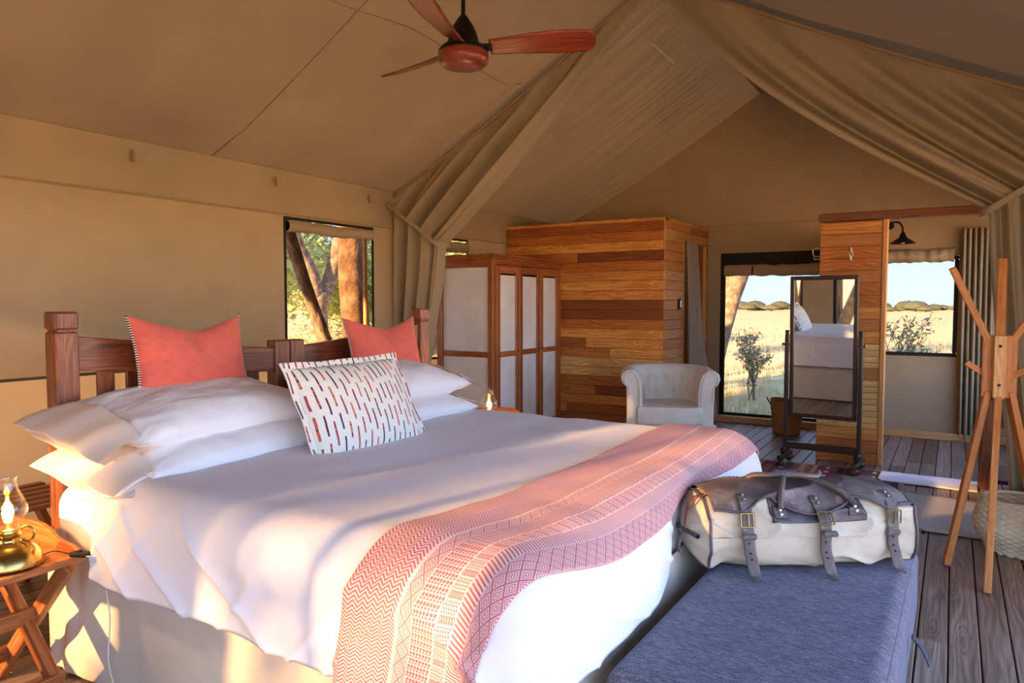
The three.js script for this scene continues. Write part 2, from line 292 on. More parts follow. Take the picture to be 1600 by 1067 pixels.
{ // right side: canvas at the back, rolled up in front where the tent opens onto its veranda
  const w = struct('wall_right', [wallShape([[ZF, -0.05], [-3.7, -0.05], [-3.7, ER + 0.02], [ZF, ER + 0.02]], [[-7.7, 0.5, -5.0, 2.08]]).applyMatrix4(onRight), surf(60, 2, (u, v) => [XR, lerp(2.06, ER + 0.02, v), lerp(ZN, -3.7, u)], 6, 0.2)], M.canvas);
  part('rolled_side', [surf(80, 14, (u, v) => { const t = v * 2 * PI, r = 0.07 * (1 + 0.1 * sn(u * 20, Math.cos(t))); return [XR + 0.03 + Math.cos(t) * r, 2.06 + Math.sin(t) * r, lerp(ZN, -3.7, u)]; }, 6, 0.5)], M.canvasIn, w);
  canvasWindow(6, -7.7, 0.5, -5.0, 2.08, onRight, { clear: true, rollY: 2.04, roll: 0.045 });
  for (const z of [ZN - 0.05, -3.7]) part('post', rod(V(XR, 0, z), V(XR, 2.25, z), 0.03), M.oak, w);
}
{ // tent roof inside, sagging between its frames, and the fly sheet above it
  const c = struct('ceiling');
  const slope = (left, z0, z1, back) => (u, v) => {
    const z = lerp(z0, z1, u), t = v, xe = left ? XL - 0.02 : XR + 0.02, x = lerp(xe, RX, t), fr = Math.abs(Math.sin((z + 0.35) / 1.55 * PI));
    const near = smoothstep(Math.abs(z - ZD), 0, 0.3) * Math.sin(PI * t);
    let sag = 0.075 * Math.sin(PI * Math.pow(t, 0.75)) * (0.35 + 0.65 * fr) + 0.02 * sn(z * 1.1, t * 3, 12);
    if (back) { const m = Math.sin(PI * t); sag = 0.05 * m + 0.010 * Math.sin(z * 29 + 5 * sn(z * 2.3, t * 1.4, 3)) * (0.5 + 0.5 * sn(z * 1.6 + 4, t * 3 + z, 8)) * smoothstep(t, 0.05, 0.5) + 0.006 * Math.sin(z * 63 + t * 3 + 6 * sn(z * 3, t, 2)) * vn(z * 3, t * 5, 6) * smoothstep(t, 0.3, 0.9); }
    else sag += 0.016 * Math.sin(z * 2.2 + t * 1.4) * Math.sin(PI * t) + 0.008 * (1 - t) * sn(z * 6 + t * 4, t * 2, 5);
    return [x, lerp(left ? EL : ER, RY, t) - sag * Math.min(1, near * 2.2), z];
  };
  part('roof_panel', surf(150, 40, slope(true, ZN, ZD, false), 6.2, 2.7, false), M.roof, c);
  part('roof_panel', surf(150, 40, slope(false, ZN, ZD, false), 6.2, 2.7, true), M.roof, c);
  part('roof_panel', surf(260, 50, slope(true, ZD, ZF, true), 3.3, 2.7, false), M.roof, c);
  part('roof_panel', surf(260, 50, slope(false, ZD, ZF, true), 3.3, 2.7, true), M.roof, c);
  for (const z of [-1.45, -3.0, 0.1]) for (const L of [true, false]) { const f = slope(L, ZN, ZD, false), u = (z - ZN) / (ZD - ZN); part('seam', tube(Array.from({ length: 12 }, (_, i) => { const p = f(u, i / 11); return [p[0], p[1] - 0.002, p[2]]; }), 0.004, 40, 6), M.roof, c); }
  { const f = slope(true, ZN, ZD, false); part('seam', tube(Array.from({ length: 30 }, (_, i) => { const p = f(i / 29, 0.56); return [p[0], p[1] - 0.001, p[2]]; }), 0.0045, 80, 6), M.seam, c); }
  { const f = slope(true, ZD, ZF, true), at = (z) => { const p = f((z - ZD) / (ZF - ZD), 0.875); return V(p[0], p[1] - 0.012, p[2]); }; part('webbing_strip', bar(at(-5.52), at(-6.06), 0.022, 0.004, 0.001), std({ color: 0xe6dcc8, roughness: 0.9 }), c, 'pale webbing strip sewn under the roof'); }
  part('ridge_pole', rod(V(RX, RY + 0.02, ZN), V(RX, RY + 0.02, ZF), 0.035), M.oak, c);
  // the roof cloth runs on past the walls as eaves
  const eave = (left, w) => sheet(60, 4, (u, v) => { const k = (RY - EL) / (left ? RX - XL : XR - RX), x = (left ? XL - 0.02 - v * w : XR + 0.02 + v * w); return [x, EL + 0.01 - v * w * k - 0.03 * Math.sin(PI * v), lerp(ZN + 0.6, ZF - 0.5, u)]; }, 0.008, 10, 1, !left);
  part('eave', [sheet(60, 4, (u, v) => [XL - 0.02 - v * 1.28, 2.3 - v * 0.09 - 0.03 * Math.sin(PI * v), lerp(ZN + 0.6, ZF - 0.5, u)], 0.008, 10, 1, false)], M.fly, c); part('eave', [eave(false, 0.3)], M.fly, c);
}
/* planked walls: every board its own piece, ends butted at random */
function planks(parent, x0, x1, y0, y1, h, place, mats, seed, { max = 9, gap = 0.003, th = 0.022 } = {}) {
  const R = rngOf(seed), G = {};
  for (let y = y0; y < y1 - 0.01; y += h) {
    const hh = Math.min(h, y1 - y), cuts = [x0]; if (x1 - x0 > 1.0 && R() < 0.55) cuts.push(lerp(x0, x1, 0.3 + R() * 0.45)); cuts.push(x1);
    for (let i = 0; i + 1 < cuts.length; i++) {
      const L = cuts[i + 1] - cuts[i], key = L.toFixed(3) + hh.toFixed(3), g = G[key] ??= cbox(L - gap * 0.5, hh - gap, th, 0.0025, 'x', R() * 3);
      const m = part('plank', g, mats[Math.floor(R() * mats.length)], parent); place(m, (cuts[i] + cuts[i + 1]) / 2, y + hh / 2, (R() - 0.5) * 0.003);
    }
  }
}
{ // planked shower cubicle in the far left corner
  const w = struct('wall_shower'); const zf = -6.6, xs = -2.36, h = 2.1;
  part('stud_frame', [box(xs - XL - 0.06, h - 0.03, 0.05, (XL + xs) / 2 - 0.02, h / 2, zf - 0.045), box(0.05, h - 0.03, 0.5, xs - 0.045, h / 2, zf - 0.3), box(0.05, 0.13, 1.3, xs - 0.045, h - 0.08, -7.35), box(0.05, h - 0.03, 0.09, xs - 0.045, h / 2, ZF + 0.06)], M.honey[2], w);
  planks(w, XL + 0.02, xs, 0, h, 0.0955, (m, u, y, d) => m.position.set(u, y, zf + d), M.honey, 3);
  const side = (m, u, y, d) => { m.position.set(xs + d, y, -u); m.rotation.y = PI / 2; };
  planks(w, 6.6, 7.16, 0, 1.95, 0.0955, side, M.paleP, 4);
  planks(w, 7.93, 7.99, 0, 1.95, 0.0955, side, M.paleP, 6);
  planks(w, 6.6, 7.99, 1.95, h, 0.075, side, M.paleP, 5);
  const d = struct('trim_2', [box(0.07, 1.95, 0.025, xs - 0.02, 0.975, -7.165, 0.003, 'y'), box(0.07, 1.95, 0.025, xs - 0.02, 0.975, -7.925, 0.003, 'y'), box(0.07, 0.025, 0.78, xs - 0.02, 1.95, -7.545, 0.003, 'z')], M.honey[0]);
  part('cap_rail', [box(xs - XL + 0.03, 0.03, 0.09, (XL + xs) / 2, h + 0.012, zf - 0.03, 0.004), box(0.09, 0.03, 1.4, xs - 0.03, h + 0.012, -7.3, 0.004, 'z')], M.honey[3], w);
}
{ // planked partition on the right and the beam over the way through
  const w = struct('wall_partition'), x0 = -0.95, x1 = -0.49, z = -6.4, h = 1.97;
  part('stud_frame', [box(x1 - x0 - 0.05, h, 0.05, (x0 + x1) / 2 - 0.005, h / 2, z - 0.04)], M.honey[4], w);
  planks(w, x0, x1, 0, h, 0.098, (m, u, y, d) => m.position.set(u, y, z + d), [M.honey[0], M.honey[1], M.honey[4], M.paleP[3]], 8);
  part('side_boards', Array.from({ length: 20 }, (_, i) => box(0.02, 0.095, 1.5, x0 + 0.01, i * 0.098 + 0.049, z - 0.78, 0.003, 'z', i)), M.honey[1], w);
  struct('trim_3', box(0.035, h, 0.1, x1 + 0.018, h / 2, z - 0.03, 0.004, 'y'), M.paleP[2]);
  struct('trim_4', [box(XR - x0 + 0.01, 0.065, 0.09, (XR + x0) / 2 - 0.01, h + 0.034, z - 0.03, 0.005)], M.mahoganyB);
}

/* ---------- tied-back drapes between bedroom and dressing area ---------- */
function drape({ top, strap, bottom, folds, seed, sag, label }) {
  const t = thing('tent_drape', label, 'curtain');
  const knee = 0.62;
  const f = (u, v) => {
    const A = top(u), S = strap(u), B = bottom(u);
    let x, y, z = ZD; const ph = u * folds * PI * 2 + seed;
    if (v < knee) {
      const k = v / knee, s = Math.sin(PI * Math.pow(k, 0.8)) * sag * u * u;
      x = lerp(A[0], S[0], k) + s * A[3]; y = lerp(A[1], S[1], k) - s * 0.9;
      const amp = 0.012 + 0.075 * Math.sin(PI * Math.min(1, k * 0.62)) * (0.55 + 0.45 * vn(u * 9, 2, seed)) * smoothstep(k, 0, 0.3);
      z += amp * (Math.sin(ph + 0.5 * Math.sin(k * 3)) + 0.35 * Math.sin(ph * 2.3 + k * 2)) + 0.012 * sn(u * 14, k * 5, seed) * k;
    } else {
      const k = (v - knee) / (1 - knee);
      x = lerp(S[0], B[0], smoothstep(k, 0, 1) * 0.55 + k * 0.45); y = lerp(S[1], 0.02, k);
      const amp = 0.05 + 0.02 * k; z += amp * (Math.sin(ph) + 0.35 * Math.sin(ph * 2.3 + 2 + k)) - 0.03 * k + 0.01 * sn(u * 10, k * 6, seed + 4);
    }
    return [x, y, z];
  };
  part('drape_cloth', surf(200, 120, f, 2.6, 2.6), M.drape, t);
  const sp = [0, 0.12, 0.3, 0.5, 0.7, 0.85, 1].map((q) => { const s = strap(q); return V(s[0], s[1] + 0.004, ZD + 0.105 + 0.01 * Math.sin(q * 9)); });
  const e = strap(1), o = Math.sign(e[0] - strap(0)[0]);
  sp.push(V(e[0] + o * 0.03, e[1] - 0.005, ZD + 0.06), V(e[0] + o * 0.035, e[1] - 0.005, ZD - 0.03), V(e[0] + o * 0.0, e[1], ZD - 0.1));
  const cv = new THREE.CatmullRomCurve3(sp);
  part('tie_strap', sheet(60, 4, (u, v) => { const p = cv.getPoint(u); return [p.x, p.y + (v - 0.5) * 0.04, p.z]; }, 0.004, 1, 0.05), M.drape, t);
  part('hem_pole', tube([0.02, 0.25, 0.5, 0.75, 0.98].map((u) => { const a = top(u); return [a[0], a[1] + 0.005, ZD + 0.012]; }), 0.012, 20, 6), M.seam, t);
}
drape({ label: 'beige canvas drape tied back on the left, between the bed and the wardrobe', folds: 3.4, seed: 1.2, sag: 0.1,
  top: (u) => [lerp(XL + 0.02, RX, u), roofY(lerp(XL, RX, u)) - 0.03 - 0.06 * Math.sin(PI * u), 0, -0.2],
  strap: (u) => [lerp(XL + 0.03, -3.60, Math.pow(u, 0.8)), lerp(2.14, 1.79, Math.pow(u, 0.8))],
  bottom: (u) => [lerp(XL + 0.04, -3.93, u)] });
drape({ label: 'beige canvas drape tied back on the right, above the coat stand', folds: 4.1, seed: 0.4, sag: 0.14,
  top: (u) => [lerp(XR - 0.02, RX, u), roofY(lerp(XR, RX, u)) - 0.03 - 0.04 * Math.sin(PI * u), 0, -0.75],
  strap: (u) => [lerp(XR - 0.05, 0.15, Math.pow(u, 0.8)), lerp(2.2, 1.80, Math.pow(u, 0.8))],
  bottom: (u) => [lerp(XR - 0.03, 0.30, u)] });

/* ---------- the bed ---------- */
const HX = -2.8, BZ0 = -1.38, BZ1 = -3.47;
{
  const b = thing('bed', 'wide wooden bed with a slatted headboard and a cream skirt', 'bed', [HX, 0, BZ0]);
  const at = (gs) => merged(gs).translate(-HX, 0, -BZ0);
  const post = (z, h, cap) => {
    const g = [box(0.082, h - 0.075, 0.082, HX, (h - 0.075) / 2, z, 0.006, 'y', z), box(0.066, 0.02, 0.066, HX, h - 0.07, z, 0.004, 'y'), box(0.085, 0.068, 0.085, HX, h - 0.034, z, 0.008, 'y', 2 + z)];
    part('headboard_post', at(cap ? g : [box(0.075, h, 0.085, HX, h / 2, z, 0.006, 'y', z)]), M.mahogany, b);
  };
  post(BZ0, 1.272, true); post(BZ1, 1.272, true); post(-2.375, 1.125, false); post(-2.468, 1.125, false);
  const rail = (za, zb, m) => { // za is the outer end, where the rail stands higher
    const N = 26, s = new THREE.Shape(), up = (k) => 1.088 + 0.088 * Math.pow(1 - k, 1.7) + 0.012 * Math.sin(PI * k);
    const pt = (k, y) => new THREE.Vector2(lerp(za, zb, k), y);
    s.moveTo(za, up(0)); for (let i = 1; i <= N; i++) { const p = pt(i / N, up(i / N)); s.lineTo(p.x, p.y); }
    for (let i = N; i >= 0; i--) { const k = i / N, p = pt(k, up(k) - 0.108 - 0.012 * (1 - k)); s.lineTo(p.x, p.y); }
    const g = new THREE.ExtrudeGeometry(s, { depth: 0.028, bevelEnabled: true, bevelSize: 0.004, bevelThickness: 0.004, bevelSegments: 2, curveSegments: 4 });
    g.rotateY(-PI / 2).translate(HX + 0.018, 0, 0);
    part('top_rail', at([boxUV(g, 'z', za)]), m, b);
    part('lower_rail', at([box(0.03, 0.09, Math.abs(zb - za) - 0.01, HX, 0.62, (za + zb) / 2, 0.004, 'z')]), m, b);
    for (let i = 1; i <= 7; i++) { const k = i / 8; part('slat', at([box(0.018, up(k) - 0.1 - 0.62, 0.066, HX, (up(k) - 0.1 + 0.62) / 2, lerp(za, zb, k), 0.003, 'y', k * 3)]), i % 2 ? M.mahogany : M.mahoganyB, b); }
  };
  rail(BZ0 - 0.041, -2.335, M.mahogany); rail(BZ1 + 0.041, -2.508, M.mahoganyB);
  // pleated skirt round the bed, gathered at the near corner
  const per = [[HX + 0.06, -1.30], [-0.80, -1.30], [-0.74, -1.36], [-0.74, -3.16], [-0.80, -3.22], [HX + 0.06, -3.22]], cum = [0];
  for (let i = 1; i < per.length; i++) cum.push(cum[i - 1] + Math.hypot(per[i][0] - per[i - 1][0], per[i][1] - per[i - 1][1]));
  const along = (d) => { let i = 1; while (i < per.length - 1 && cum[i] < d) i++; const k = (d - cum[i - 1]) / (cum[i] - cum[i - 1]), a = per[i - 1], c = per[i], L = cum[i] - cum[i - 1]; return [lerp(a[0], c[0], k), lerp(a[1], c[1], k), -(c[1] - a[1]) / L, (c[0] - a[0]) / L]; };
  part('bed_skirt', at([sheet(300, 14, (u, v) => { const d = u * cum[5], p = along(d), o = (0.004 + 0.012 * (1 - v)) * (Math.sin(d * 9 + 0.7 * Math.sin(d * 2.1)) * 0.6 + 0.5 * sn(d * 5, v * 1.2, 2)) + 0.022 * Math.exp(-d * d / 0.02) * Math.sin(d * 60) * (0.4 + v) + 0.02 * (1 - v); return [p[0] + p[2] * o, lerp(0.012, 0.5, v), p[1] + p[3] * o]; }, 0.006, cum[5], 0.5, false)]), M.skirt, b);
  part('mattress', at([rbox(1.98, 0.27, 1.92, 0.09, 6).translate(HX + 0.055 + 0.99, 0.53, -2.25)]), M.linen, b, 'white fitted sheet over the mattress');
  part('bed_base', at([box(1.92, 0.24, 1.84, HX + 1.02, 0.29, -2.25, 0.01)]), M.skirt, b);
}
/* cloth laid over the bed: (X, Z) measured flat along the cloth */
const DR = { xi: -0.85, z1: -1.36, z2: -3.13, r: 0.135, y: 0.725 };
function over(X, Z, off, puff = 1) {
  const dx = Math.max(0, X - DR.xi), dz = Z > DR.z1 ? Z - DR.z1 : Z < DR.z2 ? Z - DR.z2 : 0, d = Math.hypot(dx, dz), r = DR.r;
  const ux = d ? dx / d : 0, uz = d ? dz / d : 0;
  let out, drop, nx, ny;
  if (d < r * PI / 2) { const f = d / r; out = r * Math.sin(f); drop = r * (1 - Math.cos(f)); nx = Math.sin(f); ny = Math.cos(f); }
  else { const e = d - r * PI / 2; out = r + 0.05 * e; drop = r + e; nx = 1; ny = 0; }
  if (dx > 0) out -= 0.11 * ux * Math.exp(-Math.pow((Z + 2.42) / 0.3, 2)) * smoothstep(drop, 0.0, 0.14);      // where the bag leans against it
  let w = 0.013 * (fbm(X * 2.1 + 3, Z * 2.1, 4, 3) - 0.5) + 0.005 * sn(X * 6, Z * 1.6, 9) + 0.0035 * sn(X * 2 - Z * 9, X * 5 + Z, 5);
  const cr = (a, b, s) => Math.pow(1 - Math.abs(sn(a, b, s)), 5);
  w += 0.009 * cr(X * 3.2 + Z * 1.1, Z * 1.3 - X * 0.8, 31) * smoothstep(fbm(X * 1.4, Z * 1.4, 41, 2), 0.32, 0.6);
  const side = smoothstep(d, 0.05, 0.25);
  w += side * (0.017 * cr(X * 3.6 - d * 5.2, d * 1.4 + X * 0.6, 33) + 0.011 * cr(X * 7 + Z * 4 + d * 3, d * 3, 36) + 0.016 * (d - 0.1) * 3 * sn((X + Z) * 4.2, d * 0.7, 38));
  w = w * puff + off;
  return [Math.min(X, DR.xi) + ux * (out + w * nx), DR.y - drop + w * ny, clamp(Z, DR.z2, DR.z1) + uz * (out + w * nx)];
}
one('duvet', sheet(240, 260, (u, v) => {
  const z = lerp(DR.z1 + 0.385, DR.z2 - 0.40, v), x = lerp(-2.31, DR.xi + 0.345, u);
  const p = over(x, z, 0.012); const e = smoothstep(-2.2 - x, 0, 0.14); p[1] += 0.012 * e; return p;
}, 0.022, 2, 3, false), M.linen, 'white duvet spread over the wide bed', 'duvet');
one('turned_sheet', sheet(40, 200, (u, v) => { const z = lerp(DR.z1 + 0.16, DR.z2 - 0.16, v), q = u * 2 - 1, p = over(-2.32 + q * 0.10, z, 0); p[1] += 0.018 + 0.016 * (1 - q * q) + 0.004 * sn(z * 5, q, 3); return p; }, 0.012, 0.3, 3, false), M.linen, 'folded-back white sheet edge lying in front of the white pillows', 'sheet');
{ // woven runner
  const rose = '#c06a6e', pale = '#eccdc6';
  const pat = canvasTex(1024, 1024, (g, w, h) => {      // x: across the runner (0.43 m), y: along it (0.43 m)
    g.fillStyle = pale; g.fillRect(0, 0, w, h); g.strokeStyle = rose; g.fillStyle = rose; g.lineCap = 'butt';
    const zig = (x0, x1, step, amp, per, lw) => { g.lineWidth = lw; for (let y = -64; y < h + 64; y += step) { g.beginPath(); for (let x = x0, k = 0; x <= x1 + 0.1; x += per / 2, k++) g.lineTo(Math.min(x, x1), y + (k % 2 ? amp : 0)); g.stroke(); } };
    g.save(); g.beginPath(); g.rect(0, 0, 430, h); g.clip(); zig(0, 430, 21.3, 26, 74, 10); g.restore();
    const diamonds = (x0, wd, per, dy = 0) => { for (let y = -dy; y < h; y += per) for (let r = 3; r >= 1; r--) { g.lineWidth = 4.6; const rx = wd / 2 * (r - 0.25) / 3, ry = per / 2 * (r - 0.25) / 3, cx = x0 + wd / 2, cy = y + per / 2; g.beginPath(); g.moveTo(cx, cy - ry); g.lineTo(cx + rx, cy); g.lineTo(cx, cy + ry); g.lineTo(cx - rx, cy); g.closePath(); g.stroke(); } };
    diamonds(432, 92, 102.4);
    for (let y = 0; y < h; y += 34.13) for (let k = 0; k < 7; k++) { const x = 540 + k * 22 + ((y / 34.13) % 3 === 2 ? 6 : 0); g.beginPath(); g.ellipse(x, y + 10, 9.5, ((y / 102.4) % 1 < 0.3) ? 13 : 9, 0, 0, 7); g.fill(); g.fillRect(x - 11, y + 21, 15, 9); }
    for (let y = 0; y < h; y += 102.4) for (let k = 0; k < 6; k++) { g.lineWidth = 6; g.beginPath(); g.ellipse(705 + k * 15, y + 50, 6, 15, 0, 0, 7); g.stroke(); g.fillRect(700 + k * 15, y + 2, 9, 12); g.fillRect(694 + k * 15, y + 18, 9, 9); g.fillRect(700 + k * 15, y + 76, 9, 9); g.fillRect(694 + k * 15, y + 88, 9, 12); }
    g.save(); g.beginPath(); g.rect(795, 0, 90, h); g.clip(); zig(795, 885, 21.33, 51, 180, 9); g.restore();
    diamonds(888, 66, 102.4); diamonds(954, 66, 102.4);
    g.save(); g.beginPath(); g.rect(888, 0, 136, h); g.clip(); for (const x of [855, 921, 987]) diamonds(x, 66, 102.4, 51.2); g.restore(); g.save(); g.beginPath(); g.rect(432, 0, 92, h); g.clip(); diamonds(386, 92, 102.4, 51.2); diamonds(478, 92, 102.4, 51.2); g.restore();
  });
  const m = phys({ map: pat, roughness: 0.95, sheen: 0.3, sheenColor: new THREE.Color(0.9, 0.7, 0.7), bumpMap: rep(weaveT, 10, 40), bumpScale: 0.0006 });
  const half = 0.46, len = DR.z1 - DR.z2 + half * 2;
  one('bed_runner', sheet(70, 330, (u, v) => { const z = lerp(DR.z1 + half, DR.z2 - half, v), x = lerp(-1.105, -0.70, u) + 0.012 * Math.sin(z * 2.2) - 0.10 * smoothstep(z - DR.z1, -0.35, 0.4); const p = over(x, z, 0.026, 1); p[1] += 0.008 * Math.pow(Math.max(0, sn(x * 8 + z * 0.4, z * 0.8, 77)), 1) ; return p; }, 0.006, 1, len / 0.43, false), m, 'rose pink woven runner with zigzag and diamond bands across the foot of the bed', 'throw');
}
/* pillows and cushions */
function place(o, x, y, z, rx, ry, rz, order = 'YXZ') { o.position.set(x, y, z); o.rotation.set(rx, ry, rz, order); return o; }
function pillow(label, seed, w, t, flapDir) {
  const p = thing('pillow', label, 'pillow', [0, 0, 0], 0, 'white bed pillows');
  part('pillow_case', cushionGeo(w, 0.54, t, { n: 72, ears: 0.045, seed, wr: 0.011, p: 3 }), M.linenSoft ??= phys({ color: 0xece9ea, roughness: 0.85, bumpMap: rep(creaseT, 1.5, 1.5), bumpScale: 0.006, sheen: 0.25, sheenColor: new THREE.Color(1, 1, 1), sheenRoughness: 0.6 }), p);
  // open hem of the case, hanging past the end of the filling
  const s = flapDir;
  part('case_hem', sheet(26, 40, (u, v) => { const b = v * 2 - 1, x = s * (w / 2 * 0.93 + u * 0.155), o = 0.045 * (1 - b * b) * (1 - 0.35 * u); return [x, (0.018 + o) * (1 - u * 0.55) - 0.045 * u * u + 0.004 * Math.sin(b * 9 + seed + u * 2), b * 0.245 * (1 + 0.1 * u)]; }, 0.002, 0.2, 0.5, s < 0), M.linenThin, p);
  part('case_hem', sheet(26, 40, (u, v) => { const b = v * 2 - 1, x = s * (w / 2 * 0.93 + u * 0.13), o = 0.045 * (1 - b * b) * (1 - 0.25 * u); return [x, -(0.018 + o) * (1 - u * 0.4) - 0.035 * u * u + 0.004 * Math.sin(b * 7 + seed * 2), b * 0.245 * (1 + 0.08 * u)]; }, 0.002, 0.2, 0.5, s > 0), M.linenThin, p);
  return p;
}
const TY = PI / 2;      // pillow length runs along z; local +x points to -z
place(pillow('lower white pillow of the near stack, its open hem drooping over the bed edge', 3, 0.86, 0.19, -1), -2.44, 0.765, -1.77, 0.06, TY - 0.02, 0.02);
place(pillow('white pillow on top of the near stack, carrying the left coral cushion', 8, 0.86, 0.2, -1), -2.52, 0.885, -1.76, 0.14, TY, 0.015);
place(pillow('white pillow at the bottom of the far stack, beside the far oil lamp', 5, 0.84, 0.18, 1), -2.42, 0.775, -2.75, 0.06, TY + 0.02, -0.02);
place(pillow('white pillow on top of the far stack, under the right coral cushion', 13, 0.84, 0.2, 1), -2.48, 0.905, -2.77, 0.12, TY, -0.01);
{
  const coral = phys({ color: 0xe66e5e, map: rep(canvasT, 3, 3), roughness: 0.95, sheen: 0.6, sheenColor: new THREE.Color(1, 0.55, 0.45), bumpMap: rep(weaveT, 8, 8), bumpScale: 0.0003 });
  const W = 0.5, H = 0.35;
  const c = thing('coral_cushion', 'coral cushion with a dented top on the left, against the near half of the headboard', 'cushion', [0, 0, 0], 0, 'coral cushions');
  part('cushion_cover', cushionGeo(W, H, 0.15, { n: 64, ears: 0.075, seed: 4, wr: 0.003, chop: 0.062 }), coral, c);
  const dots = [[], []];
  for (const s of [-1, 1]) for (let i = 0; i < 74; i++) { const b = -0.985 + 1.97 * i / 73; dots[i % 2].push(box(0.009, 0.006, 0.0042, s * (W / 2 * (1 - 0.075 * (1 - b * b)) + 0.002), 0, b * H / 2, 0.001)); }
  part('stitching', dots[0], std({ color: 0x1a1512, roughness: 0.9 }), c, 'black blanket stitches along the cushion end');
  part('stitching', dots[1], std({ color: 0xeee4d6, roughness: 0.9 }), c, 'cream blanket stitches along the cushion end');
  // local z points down the cushion, y out of its face
  place(c, -2.635, 1.085, -1.80, PI / 2 - 0.2, PI / 2 + 0.03, 0.035, 'YXZ');
  const d = dup(c, 'coral cushion on the right, behind the patterned cushion at the far half of the headboard'); place(d, -2.625, 1.06, -2.95, PI / 2 - 0.24, PI / 2 - 0.04, 0.075, 'YXZ');
}
{
  const pat = canvasTex(1200, 800, (g, w, h) => {
    g.fillStyle = '#e8e4da'; g.fillRect(0, 0, w, h); const R = rngOf(9), cols = ['#8c2332', '#d8572a', '#6d6a62', '#b23a52', '#4d2230', '#e07a3c'];
    for (let k = 0; k < 18; k++) { const x = 20 + k * 68; let y = (k % 2 ? 30 : -60) - R() * 30; while (y < h) { const L = 120 + R() * 70, c0 = cols[Math.floor(R() * 6)]; for (let q = 0; q < L; q += 12) { g.fillStyle = R() < 0.75 ? c0 : cols[Math.floor(R() * 6)]; g.fillRect(x, y + q, 12, 12); } g.fillStyle = 'rgba(50,30,40,0.8)'; g.fillRect(x - 2, y, 2, L); g.fillRect(x + 12, y, 2, L); y += L + 62; } }
  });
  const m = phys({ map: pat, roughness: 0.95, bumpMap: rep(weaveT, 8, 6), bumpScale: 0.0003 }), pipe = std({ color: 0xd8d2c6, roughness: 0.95 });
  const c = thing('patterned_cushion', 'cream cushion with rows of red and orange dashes, lying against the white pillows', 'cushion');
  const W = 0.64, H = 0.45;
  part('cushion_cover', cushionGeo(W - 0.05, H - 0.05, 0.15, { n: 60, ears: 0.035, seed: 6, wr: 0.004 }), m, c);
  const fr = (a, b) => (u, v) => { const t = u * 4, k = Math.floor(t) % 4, f = t - Math.floor(t), P = [[-1, -1], [1, -1], [1, 1], [-1, 1]], p = P[k], q = P[(k + 1) % 4], x = lerp(p[0], q[0], f), z = lerp(p[1], q[1], f), s = lerp(a, b, v); return [x * (W / 2 - 0.035 + s) * (1 - 0.03 * (1 - z * z)), 0.004 * Math.sin(u * 60) * v, z * (H / 2 - 0.035 + s) * (1 - 0.03 * (1 - x * x))]; };
  const fg = sheet(160, 4, fr(0, 0.036), 0.004, 1, 1), uvA = fg.attributes.uv, pA = fg.attributes.position;
  for (let i = 0; i < pA.count; i++) uvA.setXY(i, pA.getX(i) / (W - 0.05) + 0.5, 0.5 + pA.getZ(i) / (H - 0.05));
  part('flange', fg, m, c);
  place(c, -2.075, 0.875, -2.18, PI / 2 - 0.48, PI / 2 - 0.02, 0.02, 'YXZ');
}

/* ---------- bedside tables, lamps, luggage rack ---------- */
function sideTable(label) {                              // origin on the floor under the middle of the top; the long side runs along z
  const t = thing('side_table', label, 'table', [0, 0, 0], 0, 'folding bedside tables'), w = 0.44, l = 0.62, h = 0.5;
  part('table_top', [box(w, 0.022, l, 0, h - 0.011, 0, 0.004, 'z')], M.teak, t);
  const gal = (len, hi) => { const s = new THREE.Shape(); s.moveTo(0, 0); s.lineTo(len, 0); s.bezierCurveTo(len - 0.02, 0.03, len - 0.12, 0.012, len - 0.16, 0.05); s.bezierCurveTo(len - 0.2, hi, len - 0.24, hi, len - 0.28, hi); s.lineTo(0, hi); const g = new THREE.ExtrudeGeometry(s, { depth: 0.012, bevelEnabled: true, bevelSize: 0.002, bevelThickness: 0.002, bevelSegments: 1, curveSegments: 8 }); return boxUV(g, 'x'); };
  part('gallery', [box(0.014, 0.07, l, -w / 2 + 0.007, h + 0.035, 0, 0.003, 'z')], M.teakB, t);
  for (const s of [-1, 1]) part('gallery', [gal(w - 0.02, 0.07).translate(-w / 2 + 0.005, h, s * (l / 2 - 0.006) - 0.006)], M.teak, t);
  for (const s of [-1, 1]) {
    const z = s * (l / 2 - 0.045);
    part('leg', [bar(V(w / 2 - 0.02, h - 0.025, z), V(-w / 2 - 0.02, 0.008, z), 0.03, 0.05, 0.004)], M.teak, t);
    part('leg', [bar(V(-w / 2 + 0.03, h - 0.025, z - s * 0.033), V(w / 2 + 0.03, 0.008, z - s * 0.033), 0.03, 0.05, 0.004)], M.teakB, t);
  }
  part('stretcher', [box(0.024, 0.05, l - 0.06, w / 2 - 0.2, 0.285, 0, 0.003, 'z')], M.teak, t);
  part('stretcher', [box(0.024, 0.05, l - 0.06, -w / 2 + 0.07, 0.115, 0, 0.003, 'z')], M.teakB, t);
  part('stretcher', [box(0.024, 0.05, l - 0.12, w / 2 - 0.045, 0.105, 0, 0.003, 'z')], M.teak, t);
  return t;
}
const tableA = sideTable('mahogany folding bedside table on the near side of the bed, under the large oil lamp');
place(tableA, -2.545, 0, -0.885, 0, 0.07, 0);
place(dup(tableA, 'mahogany folding bedside table on the far side of the bed, mostly hidden behind the pillows'), -2.60, 0, -3.95, 0, 0, 0);

